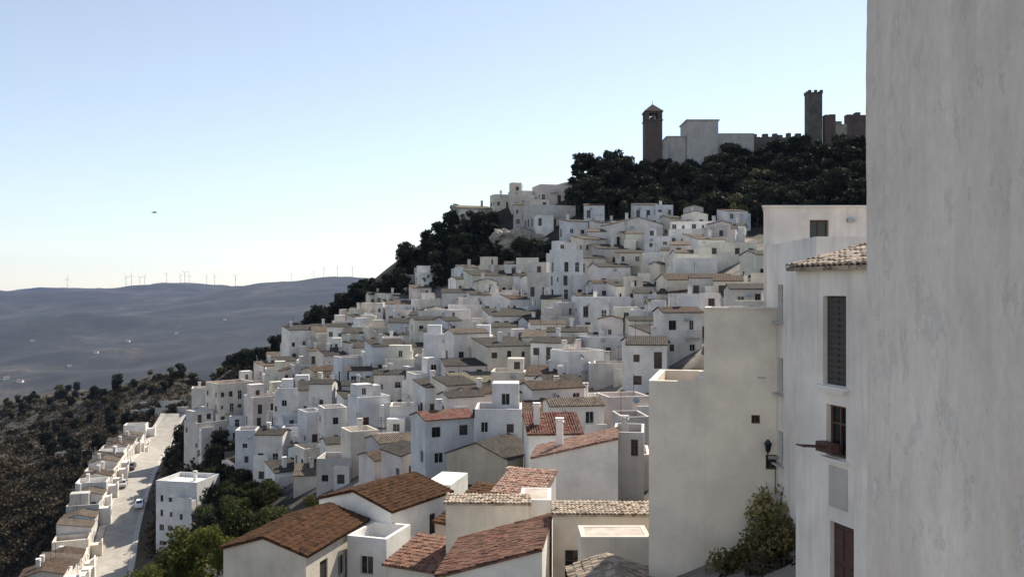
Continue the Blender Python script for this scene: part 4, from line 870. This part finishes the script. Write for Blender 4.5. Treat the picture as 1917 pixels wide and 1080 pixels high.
# scrub too small to count: ground cover on the slopes
def scrubcover(name, polys, n, size, mat, seed, per=14, rad=1.0):
    rn = random.Random(seed); P0 = []
    for poly, share in polys:
        xs = [p[0] for p in poly]; ys = [p[1] for p in poly]; k = 0; tr_ = 0
        while k < n*share and tr_ < n*30:
            tr_ += 1; a, c = rn.uniform(min(xs), max(xs)), rn.uniform(min(ys), max(ys))
            if not inpoly(a, c, poly): continue
            q = hit(a, c)
            if q is None or any((q[0]-f_.x)**2+(q[1]-f_.y)**2 < 49 for f_ in fine[::3]) or any((q[0]-hx)**2+(q[1]-hy)**2 < 42 for hx, hy in ROWXY): continue
            P0.append(q); k += 1
    g_ = np.random.default_rng(seed); c = np.repeat(np.array(P0), per, 0); N = len(c); s0 = np.repeat(g_.uniform(.4, 1.5, len(P0)), per)[:, None]
    pc = c+g_.normal(size=(N, 3))*np.array([.7, .7, .35])*rad*s0+np.array([0, 0, .25])
    nn = g_.normal(size=(N, 3)); nn[:, 2] = abs(nn[:, 2]); nn /= np.linalg.norm(nn, axis=1)[:, None]; a = np.cross(nn, g_.normal(size=(N, 3))); a /= np.linalg.norm(a, axis=1)[:, None]; b2 = np.cross(nn, a); s = size*s0*g_.uniform(.5, 1.2, (N, 1))
    v = np.stack([pc-a*s, pc-b2*s*.7, pc+a*s, pc+b2*s*.6], 1).reshape(-1, 3); tag(link(name, rawmesh(name, v, mat)), kind='stuff')
scrubcover('scrub', [(LEFT, .75), ([(300,800),(445,850),(400,935),(250,1080),(220,1080)], .1), ([(395,915),(530,915),(430,1030),(300,1085),(330,1000)], .15)], 4200, .46, SCRUB, 3)
scrubcover('dry_grass', [(LEFT, .8), ([(300,800),(445,850),(400,935),(250,1080),(220,1080)], .2)], 2400, .34, DRY, 5)
scrubcover('undergrowth', [(W1, .5), (W2, .5)], 2200, .5, PINE, 6, rad=1.3)
print('plants', NT)

# ------------------------------------------------------------------ far things: turbines, farmhouses, bird
def turbine_mesh():
    b = MB(); b.tube((0, 0, -8), (0, 0, 78), 2.0, 1.2, 10); tm = b.mesh('tower', [FRAME_W])
    b = MB(); b.box(-1.6, 1.6, -4, 5, 78, 81.5); nm = b.mesh('nacelle', [FRAME_W])
    b = MB(); b.slab([(-.5, -.3, 0), (1.9, -.3, 8), (.2, -.3, 40), (-.2, -.3, 40)], .1); b = MB()
    for s in (0, 1): b.face([(-.9, -.2+s*.4, 0), (1.6, -.2+s*.4, 7), (.35, -.1+s*.2, 40), (-.35, -.1+s*.2, 40)][::1 if s else -1])
    b.face([(-.9, -.2, 0), (-.35, -.1, 40), (-.35, .1, 40), (-.9, .2, 0)]); b.face([(1.6, .2, 7), (.35, .1, 40), (.35, -.1, 40), (1.6, -.2, 7)]); return tm, nm, b.mesh('blade', [FRAME_W])
TM, NM, BM_ = turbine_mesh(); TUR = random.Random(2)
for k, px in enumerate((126, 236, 262, 271, 338, 346, 354, 387, 441, 546, 588, 606, 632, 660, 246, 402, 312)):
    Ys = np.arange(5200, 9000, 25.); X = (px-CX)/F*Ys; el = hfar(X, Ys)/Ys; i = int(np.argmax(el)); x, y = float(X[i]), float(Ys[i])
    o = empty('wind_turbine', (x, y, float(hfar(x, y))-2), TUR.uniform(-.5, .5), 'white three bladed wind turbine on the distant hazy ridge', 'wind turbine', 'wind turbines on the horizon ridge'); s = TUR.uniform(.65, 1.05)*y/7000; o.scale = (s, s, s)
    link('tower', TM, o); link('nacelle', NM, o); a0 = TUR.uniform(0, 2.09)
    for j in range(3):
        bl_ = link('blade', BM_, o, (0, -4.4, 79.8)); bl_.rotation_euler = (0, a0+j*2.094, 0)
for k, (px, py, s) in enumerate(((12,712,1.8),(38,716,1.8),(130,688,1.5),(240,640,1.6),(60,640,1.6),(330,625,1.5),(420,600,1.5),(180,662,1.5))):
    q = hitfar(px, py)
    if not q: continue
    o = empty('farmhouse', q, TUR.uniform(-.8, .8), 'tiny white farmhouse far off in the hazy valley', 'farmhouse', 'farmhouses in the far valley'); o.scale = (s, s, s)
    b = MB(); b.box(-5, 5, -3.5, 3.5, -6, 4); b.build('wall', WH2, o); b = MB(); b.slab([(-5.3, -4, 4), (5.3, -4, 4), (5.3, 0, 6), (-5.3, 0, 6)], .3); b.slab([(-5.3, 0, 6.01), (5.3, 0, 6.01), (5.3, 4, 4), (-5.3, 4, 4)], .3); b.build('roof', T_PK, o)
bd = empty('bird', P(289, 398, 90), R(30), 'small grey bird flying in the open sky', 'bird')
b = MB()
ring = [(-.28, .02, .0), (-.12, .07, .0), (.05, .085, .01), (.17, .055, .02), (.25, .04, .03), (.32, .006, .025)]
for x, r, z in ring:
    for k in range(8): b.v.append((x, r*math.cos(k*math.pi/4), z+r*.8*math.sin(k*math.pi/4)))
for j in range(5):
    for k in range(8): b.f.append((j*8+k, j*8+(k+1) % 8, (j+1)*8+(k+1) % 8, (j+1)*8+k)); b.m.append(0)
for s in (-1, 1):      # wings grow out of the flanks, tail behind: one continuous body mesh
    b.face([(.1, s*.05, .02), (-.08, s*.05, .02), (-.12, s*.3, .10), (-.1, s*.52, .04), (.02, s*.36, .11), (.1, s*.25, .1)]); 
b.face([(-.26, .02, 0), (-.26, -.02, 0), (-.42, -.07, -.01), (-.42, .07, -.01)]); b.build('body', simple('feathers', (.16, .16, .17)), bd, smooth=False)

# ------------------------------------------------------------------ haze
hb = MB(); hb.box(-7300, 7300, -400, 10300, -720, 330)
m = bpy.data.materials.new('haze_air'); m.use_nodes = True; t = m.node_tree; t.nodes.clear()
pv = t.nodes.new('ShaderNodeVolumePrincipled'); pv.inputs['Color'].default_value = (.42, .58, 1, 1); pv.inputs['Density'].default_value = 2.9e-5; pv.inputs['Anisotropy'].default_value = 0.0
mo = t.nodes.new('ShaderNodeOutputMaterial'); t.links.new(pv.outputs[0], mo.inputs['Volume'])
try: m.volume_sampling = 'DISTANCE'
except Exception: pass
tag(hb.build('haze', m), kind='stuff')

# ------------------------------------------------------------------ labels for the town houses: look, then neighbours / place
def pix(o):
    x, y, z = o.location; return CX+F*x/y, CY-F*(z+2)/y
ZONES = [((1000,345,1090,440),'beside the crest pines'),((840,350,1000,440),'above the rock outcrop'),((1050,400,1260,475),'right under the wood'),((1250,400,1440,515),'at the top right'),
 ((1230,515,1440,690),'left of the beige wall'),((1040,475,1240,560),'below the top row'),((1040,560,1240,740),'in mid right town'),((860,500,1040,600),'under the dark slope'),((840,600,1040,740),'in the town centre'),
 ((680,540,860,640),'by the dark slope'),((560,590,690,690),'at the upper left tip'),((680,640,860,760),'in the centre left'),((340,680,520,860),'on the left edge'),((500,680,690,800),'in the left town'),
 ((420,790,700,930),'just above the grove'),((690,750,860,930),'behind the chestnut roofed house'),((850,730,1010,850),'around the red roofs'),((1000,730,1230,850),'behind the pink roofed house')]
from collections import defaultdict
G_ = defaultdict(list)
NUM = {1: 'single-storey', 2: 'two-storey', 3: 'three-storey', 4: 'four-storey', 5: 'five-storey', 6: 'tall'}
for hh in HOUSES:
    o = hh['o']
    if hh['label']: tag(o, hh['label'], 'house'); continue
    rf = {'f': 'walled flat roof', 'g': RWORD[hh['rm']]+' ridge roof', 's': RWORD[hh['rm']]+' lean-to roof', 'G': RWORD[hh['rm']]+' gabled roof', 'L': RWORD[hh['rm']]+' roof'}[hh['roof']]
    if 'row' in hh:
        base = f"{WORD[hh['wall']]} terraced house with {rf} beside the valley road"; G_[base].append((hh['row'], hh)); continue
    px, py = pix(o); zn = next((n_ for (a, c, d, e), n_ in ZONES if a <= px <= d and c <= py <= e), 'on the slope')
    base = f"{WORD[hh['wall']]} {NUM.get(min(hh['st'], 6))} house, {rf}, {zn}"; G_[base].append((px, hh)); hh['o']['group'] = 'white houses of the hillside town'
ORD = ['leftmost', 'second', 'third', 'fourth', 'fifth', 'sixth', 'seventh', 'eighth', 'ninth']
ORDR = ['farthest']+[a+' farthest' for a in ('second', 'third', 'fourth', 'fifth', 'sixth', 'seventh', 'eighth', 'ninth', 'tenth')]
for base, l in G_.items():
    l.sort(key=lambda a: a[0])
    for k, (_, hh) in enumerate(l):
        if 'row' in hh: lb = base if len(l) == 1 else f"{ORDR[k]} {base}"
        else: lb = base if len(l) == 1 else (f"{base}, leftmost one" if k == 0 else f"{base}, {ORD[k]} from left")
        tag(hh['o'], lb, 'house')
